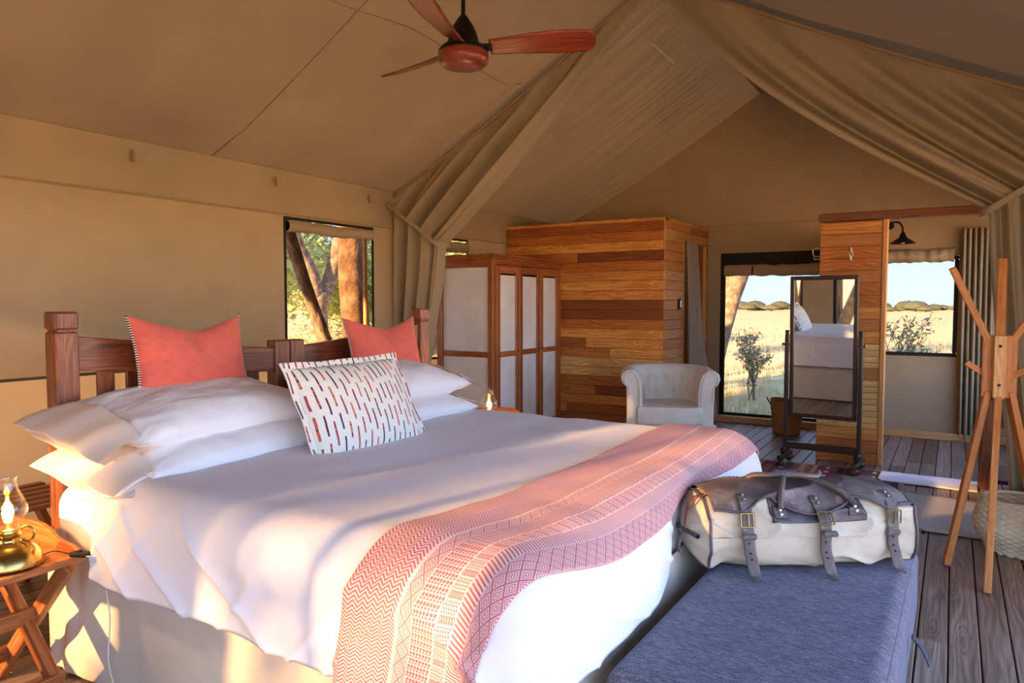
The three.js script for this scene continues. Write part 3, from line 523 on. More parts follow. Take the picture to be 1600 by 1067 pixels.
M.bulbGlass = phys({ color: 0xffffff, transmission: 1, roughness: 0.0, thickness: 0, ior: 1.35 });
function oilLamp(label, lx, ly, lz, power) {
  const t = thing('oil_lamp', label, 'lamp', [lx, ly, lz], 0.4, 'brass oil lamps with electric bulbs');
  part('font', [lathe([[0.001, 0], [0.088, 0], [0.092, 0.006], [0.09, 0.016], [0.087, 0.022], [0.083, 0.036], [0.07, 0.054], [0.052, 0.066], [0.034, 0.073], [0.03, 0.08], [0.032, 0.084], [0.026, 0.09], [0.022, 0.094], [0.001, 0.095]], 56)], M.brass, t);
  part('burner', [lathe([[0.001, 0.092], [0.03, 0.094], [0.034, 0.1], [0.034, 0.112], [0.03, 0.116], [0.012, 0.118], [0.012, 0.134], [0.001, 0.135]], 36), rod(V(0.02, 0.1, 0), V(0.05, 0.1, 0), 0.003), new THREE.CylinderGeometry(0.009, 0.009, 0.004, 16).rotateZ(PI / 2).translate(0.052, 0.1, 0)], M.brass, t);
  part('carrying_ring', [new THREE.TorusGeometry(0.022, 0.0035, 8, 28).rotateY(0.3).translate(0.046, 0.098, -0.022)], M.brass, t);
  const ch = [[0.031, 0.112], [0.032, 0.124], [0.042, 0.142], [0.052, 0.162], [0.053, 0.178], [0.046, 0.2], [0.034, 0.226], [0.027, 0.25], [0.026, 0.264], [0.031, 0.276]];
  const prof = new THREE.SplineCurve(ch.map((p) => new THREE.Vector2(...p))).getPoints(40);
  part('chimney', [new THREE.LatheGeometry([...prof, ...prof.slice().reverse().map((p) => new THREE.Vector2(p.x - 0.0022, p.y))], 48)], M.chimney ??= phys({ color: 0xfdfdfd, transmission: 1, roughness: 0.02, thickness: 0, ior: 1.5, specularIntensity: 1 }), t);
  const bl = part('bulb', [lathe([[0.008, 0.132], [0.011, 0.14], [0.0155, 0.156], [0.016, 0.166], [0.012, 0.182], [0.006, 0.198], [0.002, 0.21], [0.0005, 0.214]], 20)], M.glow ??= std({ color: 0xffd9a0, emissive: 0xffa53c, emissiveIntensity: 16 }), t);
  bl.castShadow = false;
  const li = new THREE.PointLight(new THREE.Color(1, 0.55, 0.2), power); li.name = 'bulb_light'; li.position.set(0, 0.166, 0); li.castShadow = true; li.shadow.radius = 0.7; t.add(li);
  return t;
}
const lampA = oilLamp('large clear glass oil lamp with a brass base on the near bedside table', -2.44, 0.5, -1.03, 0.3);
part('cord', [tube([[0.03, 0.006, -0.085], [0.05, 0.012, -0.11], [0.09, 0.004, -0.125], [0.13, 0.018, -0.115]].map((p) => p), 0.002, 20, 6)], M.black, lampA);
part('cord_switch', [rbox(0.062, 0.016, 0.026, 0.007, 3).rotateY(0.2).translate(0.155, 0.012, -0.108), rbox(0.014, 0.008, 0.014, 0.003, 2).translate(0.152, 0.022, -0.108)], M.black, lampA);
part('cord', [tube([[0.185, 0.01, -0.1], [0.205, 0.005, -0.115], [0.215, -0.06, -0.13], [0.21, -0.2, -0.16], [0.19, -0.36, -0.17], [0.2, -0.49, -0.19]], 0.0022, 30, 6)], std({ color: 0xe8e0d0, roughness: 0.6 }), lampA);
lampA.rotation.y = 0.3;
oilLamp('small clear glass oil lamp behind the far white pillows, before the wardrobe', -2.47, 0.5, -3.74, 0.4);
{
  const r = thing('luggage_rack', 'slatted wooden luggage rack on crossed legs behind the headboard', 'luggage rack', [-3.45, 0, -1.35]);
  for (let i = 0; i < 6; i++) part('slat', [box(0.045, 0.014, 0.7, -0.21 + i * 0.084, 0.45, 0, 0.003, 'z', i)], M.teak, r);
  for (const z of [-0.3, 0.3]) { part('rail', [box(0.5, 0.03, 0.03, 0, 0.428, z, 0.003)], M.teakB, r); part('leg', [bar(V(-0.24, 0.43, z), V(0.24, 0.006, z), 0.03, 0.045)], M.teak, r); part('leg', [bar(V(0.24, 0.43, z + 0.034), V(-0.24, 0.006, z + 0.034), 0.03, 0.045)], M.teak, r); }
}

/* ---------- wardrobe ---------- */
{
  const w = thing('wardrobe', 'mahogany wardrobe with three white-panelled doors and a white side', 'wardrobe', [-4.08, 0, -5.3]);
  const D = 0.62, L = 1.29, H = 1.7, panelM = M.panel = std({ color: 0xeeeef0, roughness: 0.9, map: rep(canvasT, 1, 1), bumpMap: rep(weaveT, 12, 12), bumpScale: 0.0002 });
  const B = (a, b, c, x, y, z, g = 'y') => box(a, b, c, x, y, z, 0.004, g, x + z);
  part('post', [B(0.055, H, 0.055, D - 0.0275, H / 2, -0.0275)], M.teak, w); part('post', [B(0.055, H, 0.055, 0.0275, H / 2, -0.0275)], M.teakB, w);
  part('post', [B(0.055, H, 0.055, D - 0.0275, H / 2, -L + 0.0275)], M.teak, w); part('post', [B(0.055, H, 0.055, 0.0275, H / 2, -L + 0.0275)], M.teak, w);
  part('side_rail', [B(D - 0.11, 0.075, 0.03, D / 2, H - 0.0375, -0.03, 'x')], M.teak, w); part('side_rail', [B(D - 0.11, 0.05, 0.03, D / 2, 0.845, -0.03, 'x')], M.teakB, w); part('side_rail', [B(D - 0.11, 0.08, 0.03, D / 2, 0.06, -0.03, 'x')], M.teak, w);
  part('side_panel', [B(D - 0.1, 0.79, 0.008, D / 2, 1.245, -0.035)], panelM, w, 'white upper panel of the wardrobe side'); part('side_panel', [B(D - 0.1, 0.74, 0.008, D / 2, 0.46, -0.035)], panelM, w, 'white lower panel of the wardrobe side');
  part('carcass', [B(0.02, H - 0.05, L - 0.08, 0.03, H / 2, -L / 2), B(D - 0.06, H - 0.05, 0.02, D / 2, H / 2, -L + 0.03), B(D - 0.04, 0.03, L - 0.04, D / 2, 0.06, -L / 2, 'z'), B(D - 0.05, 0.02, L - 0.05, D / 2, H - 0.03, -L / 2, 'z')], M.teakB, w);
  const s = new THREE.Shape([[0, 0], [0.012, 0], [0.02, 0.014], [0.042, 0.026], [0.042, 0.042], [0, 0.042]].map((p) => new THREE.Vector2(...p)));
  part('cornice', [B(D + 0.08, 0.022, L + 0.07, D / 2 + 0.005, H + 0.031, -L / 2, 'z'), B(D + 0.04, 0.02, L + 0.035, D / 2 + 0.003, H + 0.01, -L / 2, 'z')], M.teak, w);
  part('door_rail', [B(0.03, 0.05, L - 0.11, D - 0.02, H - 0.025, -L / 2, 'z')], M.teakB, w); part('door_rail', [B(0.03, 0.06, L - 0.11, D - 0.02, 0.05, -L / 2, 'z')], M.teakB, w);
  const dw = (L - 0.11) / 3 - 0.004, dh = H - 0.14;
  for (let i = 0; i < 3; i++) {
    const z = -0.055 - (i + 0.5) * (L - 0.11) / 3, x = D - 0.004, y0 = 0.085;
    const fr = [B(0.026, dh, 0.058, x, y0 + dh / 2, z + dw / 2 - 0.029), B(0.026, dh, 0.058, x, y0 + dh / 2, z - dw / 2 + 0.029), B(0.026, 0.07, dw - 0.11, x, y0 + dh - 0.035, z, 'z'), B(0.026, 0.05, dw - 0.11, x, 0.845, z, 'z'), B(0.026, 0.07, dw - 0.11, x, y0 + 0.035, z, 'z')];
    const d = part('door', fr, i % 2 ? M.teakB : M.teak, w);
    part('door_panel', [B(0.008, 0.7, dw - 0.1, x - 0.006, 1.21, z)], panelM, d); part('door_panel', [B(0.008, 0.68, dw - 0.1, x - 0.006, 0.49, z)], panelM, d);
    const kz = i === 2 ? z + dw / 2 - 0.028 : z - dw / 2 + 0.028;
    part('knob', [lathe([[0.001, 0], [0.006, 0], [0.005, 0.012], [0.011, 0.018], [0.012, 0.024], [0.007, 0.03], [0.001, 0.031]], 16).rotateZ(-PI / 2).translate(x + 0.013, 0.865, kz)], M.brass, d, 'round brass knob');
  }
}

/* ---------- tub chair ---------- */
{
  const cm = phys({ color: 0xe2e0da, roughness: 0.95, map: rep(canvasT, 2, 2), bumpMap: rep(weaveT, 8, 8), bumpScale: 0.0003, sheen: 0.3, sheenColor: new THREE.Color(1, 1, 1) });
  const c = thing('tub_chair', 'pale buttoned tub chair with rolled arms in front of the planked cubicle', 'armchair', [-2.14, 0, -6.1], 0.42);
  // centre line of the shell, from the front of the left arm round the back to the right arm; the chair faces +z
  const R = 0.315, AF = 0.3, tot = AF * 2 + PI * R;
  const path = (u) => { const d = u * tot; if (d < AF) return [-R, AF - d, -1, 0]; if (d > tot - AF) return [R, d - (tot - AF), 1, 0]; const a = PI + (d - AF) / R; return [R * Math.cos(a), R * Math.sin(a), Math.cos(a), Math.sin(a)]; };
  const prof = [[-0.075, 0.36], [-0.08, 0.46], [-0.078, 0.56], [-0.068, 0.64], [-0.045, 0.70], [-0.005, 0.735], [0.045, 0.735], [0.082, 0.705], [0.09, 0.665], [0.072, 0.625], [0.045, 0.605], [0.04, 0.5], [0.038, 0.3], [0.034, 0.09]];
  const pc = new THREE.CatmullRomCurve3(prof.map((p) => V(p[0], p[1], 0)), false, 'catmullrom', 0.5), pp = pc.getPoints(70);
  const buttons = []; for (let r = 0; r < 2; r++) for (let k = 0; k < (r ? 5 : 6); k++) { buttons.push([0.5 + (k - (r ? 2 : 2.5)) * 0.115, r ? 0.615 : 0.5]); }
  const shell = (u, v) => {
    const p = path(u), q = pp[Math.round(v * 70)], back = Math.sin(PI * u), rise = 0.012 * back; let n = q.x, y = q.y + rise * smoothstep(q.y, 0.3, 0.7);
    if (v < 0.42) { let dent = 0, lines = 0; for (const [bu, by] of buttons) { const du = (u - bu) * tot, dy = y - by, d2 = du * du + dy * dy; dent += 0.04 * Math.exp(-d2 / 0.0012); } const s = (u - 0.5) / 0.115, t = (y - 0.5) / 0.115; const g1 = Math.abs(((s + t / 2 + 0.5) % 1 + 1) % 1 - 0.5), g2 = Math.abs(((s - t / 2 + 0.5) % 1 + 1) % 1 - 0.5); lines = 0.008 * (Math.exp(-g1 * g1 / 0.004) + Math.exp(-g2 * g2 / 0.004)) * smoothstep(Math.abs(u - 0.5), 0.42, 0.3); n += (dent + lines) * smoothstep(v, 0.42, 0.3) * smoothstep(Math.abs(u - 0.5), 0.45, 0.36); }
    return [p[0] + p[2] * n, y, p[1] + p[3] * n];
  };
  part('tub_back', [surf(160, 70, shell, 1.6, 1.1, false)], cm, c);
  const roll = new THREE.Shape(prof.map((p) => new THREE.Vector2(p[0], p[1])).concat([new THREE.Vector2(-0.06, 0.09)]));
  for (const s of [-1, 1]) {
    const g = new THREE.ExtrudeGeometry(roll, { depth: 0.012, bevelEnabled: true, bevelSize: 0.006, bevelThickness: 0.01, bevelSegments: 3 }); if (s < 0) g.scale(-1, 1, 1), g.index || flipWinding(g);
    const f = part('arm_front', [boxUV(g.translate(s * R, 0, AF - 0.006), 'y')], cm, c);
    const edge = prof.slice(0, 12).map((p) => V(s * (R + p[0] * 0.78 + 0.002), p[1] - 0.012, AF + 0.018)); part('piping', [tube(edge, 0.0045, 60, 6)], M.pipe ??= std({ color: 0xc6c4bf, roughness: 0.9 }), f);
  }
  const dsh = new THREE.Shape(); dsh.moveTo(-0.25, 0.34); dsh.lineTo(-0.25, 0); dsh.absarc(0, 0, 0.25, PI, 2 * PI, false); dsh.lineTo(0.25, 0.34); dsh.quadraticCurveTo(0, 0.39, -0.25, 0.34);
  const seat = new THREE.ExtrudeGeometry(dsh, { depth: 0.09, bevelEnabled: true, bevelSize: 0.02, bevelThickness: 0.03, bevelSegments: 5, curveSegments: 20 }).rotateX(PI / 2).translate(0, 0.405, 0);
  part('seat_cushion', [boxUV(seat, 'x')], cm, c);
  part('seat_front', [rbox(0.74, 0.2, 0.06, 0.02, 4).translate(0, 0.18, AF - 0.0), rbox(0.76, 0.022, 0.07, 0.01, 3).translate(0, 0.275, AF + 0.004)], cm, c);
  part('seat_base', [new THREE.CylinderGeometry(0.33, 0.33, 0.22, 40).translate(0, 0.19, 0)], cm, c);
  for (const [bu, by] of buttons) { const p = path(bu), n = -0.074 + 0.034; part('button', [new THREE.SphereGeometry(0.011, 10, 8).translate(p[0] + p[2] * n, by + 0.008, p[1] + p[3] * n)], cm, c); }
  for (const [x, z] of [[-0.28, 0.26], [0.28, 0.26], [-0.2, -0.24], [0.2, -0.24]]) part('foot', [lathe([[0.001, 0], [0.018, 0], [0.024, 0.05], [0.022, 0.085], [0.001, 0.085]], 14).translate(x, 0, z)], M.darkWood, c);
}
function flipWinding(g) { for (const k of Object.keys(g.attributes)) { const a = g.attributes[k], n = a.itemSize; for (let i = 0; i < a.count; i += 3) for (let c = 0; c < n; c++) { const t = a.array[(i + 1) * n + c]; a.array[(i + 1) * n + c] = a.array[(i + 2) * n + c]; a.array[(i + 2) * n + c] = t; } } g.computeVertexNormals(); }
/* curtain in the cubicle doorway */
one('cubicle_curtain', sheet(70, 60, (u, v) => { const q = smoothstep(v, 0.0, 0.75), z0 = -7.19, z1 = lerp(-7.72, -7.86, q * u); return [-2.33 + 0.03 * v + 0.02 * Math.sin(u * 30 + 2 * v) + 0.10 * u * smoothstep(v, 0.45, 1), lerp(1.93, 0.06, v), lerp(z0, lerp(-7.52, -7.9, v), u)]; }, 0.003, 1, 2), phys({ color: 0xbab0a8, map: rep(canvasT, 1, 1), roughness: 0.95, transmission: 0.2, thickness: 0, specularIntensity: 0 }), 'pale curtain hanging in the doorway of the planked cubicle', 'curtain');
{ const s = thing('wall_switch', 'small dark and white switch plate on the cubicle boards beside its doorway', 'switch', [-2.343, 1.3, -7.02]); part('plate', [rbox(0.018, 0.105, 0.075, 0.008, 3)], M.black, s); part('rocker', [rbox(0.012, 0.075, 0.035, 0.005, 3).translate(0.009, 0, -0.012)], std({ color: 0xf0f0f4, roughness: 0.4 }), s, 'white rocker of the switch'); }

/* ---------- cheval mirror, rug, mats, baskets ---------- */
{
  const m = thing('cheval_mirror', 'tall dark-framed standing mirror on a striped rug', 'mirror', [-0.865, 0, -6.08], -0.045);
  for (const s of [-1, 1]) {
    const x = s * 0.272;
    part('upright', [box(0.03, 1.0, 0.034, x, 0.56, 0, 0.005, 'y'), new THREE.CylinderGeometry(0.018, 0.013, 0.03, 12).translate(x, 1.075, 0)], M.darkWood, m);
    part('foot', [box(0.05, 0.045, 0.34, x, 0.075, 0, 0.012, 'z'), box(0.055, 0.05, 0.075, x, 0.03, 0.15, 0.015), box(0.055, 0.05, 0.075, x, 0.03, -0.15, 0.015), box(0.05, 0.06, 0.14, x, 0.12, 0, 0.015)], M.darkWood, m);
  }
  part('stretcher', [box(0.52, 0.055, 0.03, 0, 0.16, 0, 0.004)], M.darkWood, m);
  const f = part('frame', [box(0.032, 1.13, 0.03, -0.234, 0, 0, 0.006, 'y'), box(0.032, 1.13, 0.03, 0.234, 0, 0, 0.006, 'y'), box(0.44, 0.032, 0.03, 0, 0.549, 0, 0.006), box(0.44, 0.032, 0.03, 0, -0.549, 0, 0.006), box(0.46, 1.1, 0.008, 0, 0, -0.012)], M.darkWood, m);
  f.position.set(0, 0.955, 0.0); f.rotation.x = 0.03;
  part('glass', [box(0.445, 1.075, 0.004, 0, 0, 0.002, 0.001)], std({ color: 0xe8ecec, metalness: 1, roughness: 0.015 }), f, 'mirror glass');
  for (const s of [-1, 1]) part('pivot', [rod(V(s * 0.245, 0.975, 0), V(s * 0.3, 0.975, 0), 0.008), new THREE.SphereGeometry(0.013, 10, 8).translate(s * 0.3, 0.975, 0)], M.brass, m);
}
{
  const pat = canvasTex(1024, 512, (g, w, h) => {
    const R = rngOf(3), cols = ['#6a2a2e', '#3a2a26', '#8c3a3e', '#4c4238', '#94583c', '#2c2a2c', '#b08a62', '#7c3436'];
    for (let x = 0; x < w;) { const wd = 10 + R() * 30; g.fillStyle = cols[Math.floor(R() * 8)]; g.fillRect(x, 0, wd, h); x += wd; }
    for (const [x, wd, c] of [[90, 90, '#6e2630'], [340, 100, '#43302c'], [590, 110, '#7c2c38'], [850, 90, '#3c322c']]) { g.fillStyle = c; g.fillRect(x, 0, wd, h); for (let y = 10; y < h; y += 54) { g.fillStyle = '#d8c8ae'; g.beginPath(); g.moveTo(x + wd / 2, y); g.lineTo(x + wd / 2 + 16, y + 13); g.lineTo(x + wd / 2, y + 26); g.lineTo(x + wd / 2 - 16, y + 13); g.fill(); g.fillStyle = '#a8503c'; g.fillRect(x + 8, y + 30, wd - 16, 5); } }
  });
  const r = thing('kilim_rug', 'dark red striped kilim rug under the standing mirror', 'rug', [-0.92, 0, -5.62], 0.02);
  part('woven_field', [sheet(60, 30, (u, v) => [lerp(-0.72, 0.62, u), 0.010 + 0.0018 * sn(u * 12, v * 8, 3), lerp(0.85, -0.5, v)], 0.009, 1, 1)], phys({ map: pat, roughness: 1, bumpMap: rep(weaveT, 30, 20), bumpScale: 0.0008 }), r);
  const fr = []; for (let i = 0; i < 70; i++) { const z = lerp(0.84, -0.49, i / 69), a = (rnd() - 0.5) * 0.02; for (const s of [-1, 1]) fr.push(bar(V(s < 0 ? -0.72 : 0.62, 0.005, z), V((s < 0 ? -0.72 : 0.62) + s * 0.04, 0.003, z + a), 0.005, 0.003, 0.001)); }
  const fp = part('fringe', fr, std({ color: 0xb8a888, roughness: 1 }), r); fp.userData.kind = 'stuff';
}
{
  const towel = phys({ color: 0xe4e2ea, roughness: 1, sheen: 0.6, sheenColor: new THREE.Color(1, 1, 1), bumpMap: rep(noiseT, 6, 6), bumpScale: 0.002 }), jute = std({ color: 0xb8afa0, roughness: 1, bumpMap: rep(weaveT, 10, 14), bumpScale: 0.0012, map: rep(canvasT, 2, 2) });
  const flat = (cx, cz, w, d, rot, y, seed) => sheet(50, 30, (u, v) => { const a = (u - 0.5) * w, b = (v - 0.5) * -d; return [cx + a * Math.cos(rot) + b * Math.sin(rot), y + 0.0025 * sn(u * 6, v * 5, seed) + 0.003 * Math.exp(-Math.pow(v - 0.55, 2) / 0.002), cz - a * Math.sin(rot) + b * Math.cos(rot)]; }, 0.010, w, d);
  one('bath_mat', flat(-0.13, -5.99, 0.62, 0.32, -0.02, 0.0145, 4), towel, 'white bath mat on the floor before the planked passage', 'mat');
  one('jute_mat', flat(-0.16, -5.10, 0.68, 0.86, -0.03, 0.0145, 7), jute, 'beige woven mat on the boards between the rug and the coat stand', 'mat');
}
function basketGeo(r0, r1, r2, h, nu, nv, amp) {
  const f = (u, v) => { const a = u * PI * 2, k = v, base = k < 0.5 ? lerp(r0, r1, smoothstep(k, 0, 0.5)) : lerp(r1, r2, smoothstep(k, 0.5, 1)), r = base + amp * Math.sin(u * nu * PI + (Math.floor(v * nv) % 2) * PI) * Math.abs(Math.sin(v * nv * PI)); return [Math.cos(a) * r, 0.005 + v * h, Math.sin(a) * r]; };
  return sheet(nu * 6, nv * 5, f, 0.012, 1, 0.5);
}
{
  const straw = std({ color: 0xd8cdb2, roughness: 1, map: rep(canvasT, 3, 3) });
  const b = thing('woven_basket', 'cream woven basket on the floor behind the coat stand legs', 'basket', [0.32, 0, -4.55]);
  part('basket_body', [basketGeo(0.13, 0.19, 0.165, 0.27, 36, 20, 0.0045)], straw, b); part('basket_rim', [new THREE.TorusGeometry(0.16, 0.011, 8, 60).rotateX(PI / 2).translate(0, 0.275, 0)], straw, b); part('basket_bottom', [new THREE.CylinderGeometry(0.128, 0.125, 0.012, 40).translate(0, 0.006, 0)], straw, b);
  const l = thing('waste_basket', 'brown leather waste basket beside the mirror and the tall far window', 'basket', [-1.4, 0, -7.55], 0.3), lm = std({ color: 0xa8753e, roughness: 0.7, bumpMap: rep(leatherT, 2, 2), bumpScale: 0.001 });
  part('basket_body', [sheet(60, 10, (u, v) => { const a = u * 2 * PI, r = lerp(0.125, 0.155, v); return [Math.cos(a) * r, 0.004 + v * (0.335 + 0.012 * Math.sin(a * 2)), Math.sin(a) * r * 0.9]; }, 0.006)], lm, l); part('basket_bottom', [new THREE.CylinderGeometry(0.123, 0.123, 0.008, 30).scale(1, 1, 0.9).translate(0, 0.006, 0)], lm, l);
  part('handle', [tube([[-0.155, 0.29, 0.03], [-0.185, 0.34, 0.0], [-0.19, 0.36, -0.02], [-0.175, 0.33, -0.05], [-0.155, 0.29, -0.05]], 0.006, 24, 6)], M.darkWood, l);
}

/* ---------- coat stand ---------- */
{
  const c = thing('coat_stand', 'light oak three-legged coat stand with splayed arms beside the bench', 'coat stand', [0.195, 0, -4.16]);
  const dirs = [[-0.19, 0.03, 'a'], [-0.03, 0.36, 'b'], [0.225, -0.1, 'c']];
  const N = [[-0.046, 0.012], [0.0, 0.046], [0.048, -0.004]];
  dirs.forEach(([dx, dz], i) => {
    const [nx, nz] = N[i], y1 = 0.86, y2 = 1.14, dir = V(dx, 0, dz).normalize(), up = V(-dir.z, 0, dir.x), w = i === 1 ? 0.03 : 0.055;
    part('leg', [bar(V(dx, 0.004, dz), V(nx * 0.95, y1 + 0.02, nz * 0.95), w, 0.03, 0.003, dir)], M.oak, c);
    part('upright', [box(0.05, y2 - y1 + 0.02, 0.042, nx, (y1 + y2) / 2, nz, 0.004, 'y', i)], i === 1 ? M.pale : M.oak, c);
    const top = i === 0 ? V(-0.205, 1.475, 0.06) : i === 1 ? V(0.005, 1.52, -0.13) : V(0.23, 1.44, 0.02);
    part('arm', [bar(V(i === 1 ? 0 : nx, y2 - 0.02, i === 1 ? 0.0 : nz), top, i === 1 ? 0.042 : 0.032, 0.042, 0.004, V(0, 0, 1))], M.oak, c);
  });
  part('peg', [bar(V(-0.05, 0.955, 0.0), V(-0.135, 1.015, 0.01), 0.03, 0.03)], M.oak, c); part('peg', [bar(V(0.05, 0.955, 0), V(0.135, 1.0, 0.02), 0.03, 0.03)], M.oak, c);
  part('core', [box(0.05, 0.27, 0.05, 0, 1.0, 0.0, 0.004, 'y')], M.mahogany, c);
  for (const y of [1.1, 0.915]) part('bolt', [new THREE.CylinderGeometry(0.007, 0.007, 0.008, 12).rotateX(PI / 2).translate(0.0, y, 0.069)], M.black, c);
}

/* ---------- wash stand behind the coat stand ---------- */
{
  const v = thing('wash_stand', 'dark wooden wash stand with a black top behind the coat stand', 'wash stand', [0.5, 0, -5.75]);
  part('stand_top', [box(0.66, 0.04, 0.62, 0, 0.72, 0, 0.004)], M.black, v);
  for (const [x, z] of [[-0.29, 0.27], [0.27, 0.27], [-0.29, -0.27], [0.27, -0.27]]) part('leg', [box(0.06, 0.7, 0.06, x, 0.35, z, 0.005, 'y', x)], M.mahogany, v);
  part('apron', [box(0.5, 0.17, 0.02, 0, 0.6, 0.285, 0.003), box(0.5, 0.17, 0.02, 0, 0.6, -0.285, 0.003), box(0.02, 0.17, 0.5, -0.3, 0.6, 0, 0.003, 'z')], M.mahoganyB, v);
  part('shelf', [box(0.56, 0.025, 0.52, 0, 0.16, 0, 0.003)], M.darkWood, v);
  const basin = phys({ color: 0xf4f4f6, roughness: 0.15, clearcoat: 0.6 });
  const b = thing('wash_basin', 'white ceramic basin on the black-topped wash stand', 'basin', [0.46, 0.742, -5.73]);
  part('bowl', [lathe([[0.001, 0.0], [0.13, 0.0], [0.17, 0.02], [0.215, 0.1], [0.225, 0.135], [0.219, 0.137], [0.205, 0.1], [0.16, 0.03], [0.001, 0.016]], 48)], basin, b);
  part('plug', [new THREE.CylinderGeometry(0.02, 0.02, 0.006, 16).translate(0, 0.02, 0)], M.steel, b);
  const t = thing('soap_bottle', 'small dark pump bottle at the back of the wash stand', 'bottle', [0.37, 0.742, -5.98]);
  part('bottle_body', [lathe([[0.001, 0], [0.03, 0], [0.032, 0.01], [0.032, 0.13], [0.012, 0.155], [0.012, 0.17], [0.001, 0.17]], 20)], M.black, t); part('pump', [rod(V(0, 0.17, 0), V(0, 0.2, 0), 0.005), box(0.055, 0.012, 0.014, 0.012, 0.203, 0)], M.black, t);
}
/* ---------- hooks and lamps on the right ---------- */
{
  const h = thing('coat_hook', 'small ivory double hook on the boards above the mirror', 'hook', [-0.715, 1.70, -6.389]);
  part('plate', [new THREE.CylinderGeometry(0.016, 0.016, 0.006, 18).rotateX(PI / 2), box(0.016, 0.1, 0.006, 0, 0.0, 0, 0.002, 'y')], M.ivory ??= std({ color: 0xe6d8b8, roughness: 0.35 }), h);
  part('prong', [tube([[0, -0.03, 0], [0, -0.045, 0.025], [0, -0.03, 0.05], [0, -0.01, 0.055]], 0.006, 16, 8), tube([[0, 0.035, 0], [0, 0.04, 0.03], [0, 0.055, 0.055]], 0.006, 12, 8)], M.ivory, h);
  const k = thing('towel_hook', 'pair of curved silver hooks on the partition edge, beside the tall far window', 'hook', [-0.955, 1.70, -6.42]);
  part('hook_arm', [tube([[0, 0.06, 0], [-0.05, 0.05, 0], [-0.045, 0.0, 0], [0, -0.01, 0]].map((p) => p), 0.005, 20, 8)], M.steel, k); part('hook_arm', [tube([[0, -0.03, 0], [-0.04, -0.03, 0], [-0.045, -0.015, 0]], 0.005, 14, 8)], M.steel, k);
  const l = thing('wall_lamp', 'dark swan-neck wall lamp with a shallow shade above the far right window', 'lamp', [-0.43, 2.0, -7.99]);
  part('arm', [tube([[-0.12, 0.065, 0], [-0.12, 0.07, 0.1], [-0.1, 0.075, 0.2], [-0.03, 0.07, 0.24], [0.0, 0.02, 0.25], [0.005, -0.03, 0.25]], 0.009, 40, 8), new THREE.CylinderGeometry(0.035, 0.035, 0.015, 20).rotateX(PI / 2).translate(-0.12, 0.065, 0.008)], M.blackMetal, l);
  part('lamp_shade', [new THREE.LatheGeometry([[0.012, -0.02], [0.022, -0.04], [0.035, -0.075], [0.11, -0.125], [0.112, -0.13], [0.105, -0.128], [0.03, -0.082]].map((p) => new THREE.Vector2(...p)), 36).translate(0.005, 0, 0.25)], M.blackMetal, l);
  part('bulb', [new THREE.SphereGeometry(0.028, 14, 10).translate(0.005, -0.105, 0.25)], std({ color: 0xf4f0e6, roughness: 0.3 }), l);
}

/* ---------- ceiling fan ---------- */
{
  const f = thing('ceiling_fan', 'dark ceiling fan with three reddish wooden blades hanging from the ridge', 'fan', [-1.82, 2.32, -2.56]);
  const red = woodM('mahogany', { tint: 0xffb890, rough: 0.28, coat: 0.5 });
  part('housing', [lathe([[0.001, 0.045], [0.1, 0.045], [0.108, 0.06], [0.09, 0.08], [0.07, 0.09], [0.06, 0.13], [0.045, 0.165], [0.022, 0.2], [0.016, 0.21], [0.001, 0.21]], 40)], M.blackMetal, f);
  part('cap', [lathe([[0.001, -0.012], [0.06, -0.009], [0.09, -0.001], [0.101, 0.008], [0.104, 0.02], [0.108, 0.022], [0.108, 0.05], [0.1, 0.055], [0.001, 0.055]], 48)], red, f, 'round reddish wooden cap under the hub');
  part('down_rod', [rod(V(0, 0.2, 0), V(0, 0.36, 0), 0.009), lathe([[0.009, 0.33], [0.03, 0.355], [0.04, 0.39], [0.04, 0.41], [0.001, 0.42]], 24), rod(V(0, 0.4, 0), V(0, 1.2, 0), 0.009)], M.blackMetal, f);
  const blade = sheet(40, 10, (u, v) => { const x = 0.115 + u * 0.45, wd = (0.045 + 0.022 * Math.sin(PI * Math.pow(u, 1.4) * 0.8)) * (u > 0.93 ? Math.sqrt(Math.max(0.02, 1 - Math.pow((u - 0.93) / 0.07, 2) * 0.93)) : 1), b = v * 2 - 1, c = 0.012 * Math.sin(u * PI); return [x, 0.078 + b * wd * 0.34 + 0.01 * u, b * wd * 0.94 + c]; }, 0.007, 0.45, 0.12, true);
  [-25, 72, 194].forEach((deg) => { const g = part('blade', [blade], red, f); g.rotation.y = deg * PI / 180 * -1 * -1; g.rotation.y = -deg * PI / 180;
    part('bracket', [box(0.05, 0.02, 0.045, 0.1, 0.075, 0.0, 0.004), ...[[0.13, 0.012], [0.13, -0.012], [0.16, 0]].map(([x, z]) => new THREE.CylinderGeometry(0.004, 0.004, 0.006, 8).translate(x, 0.074 + z * 0.36, z))], M.blackMetal, g); });
}

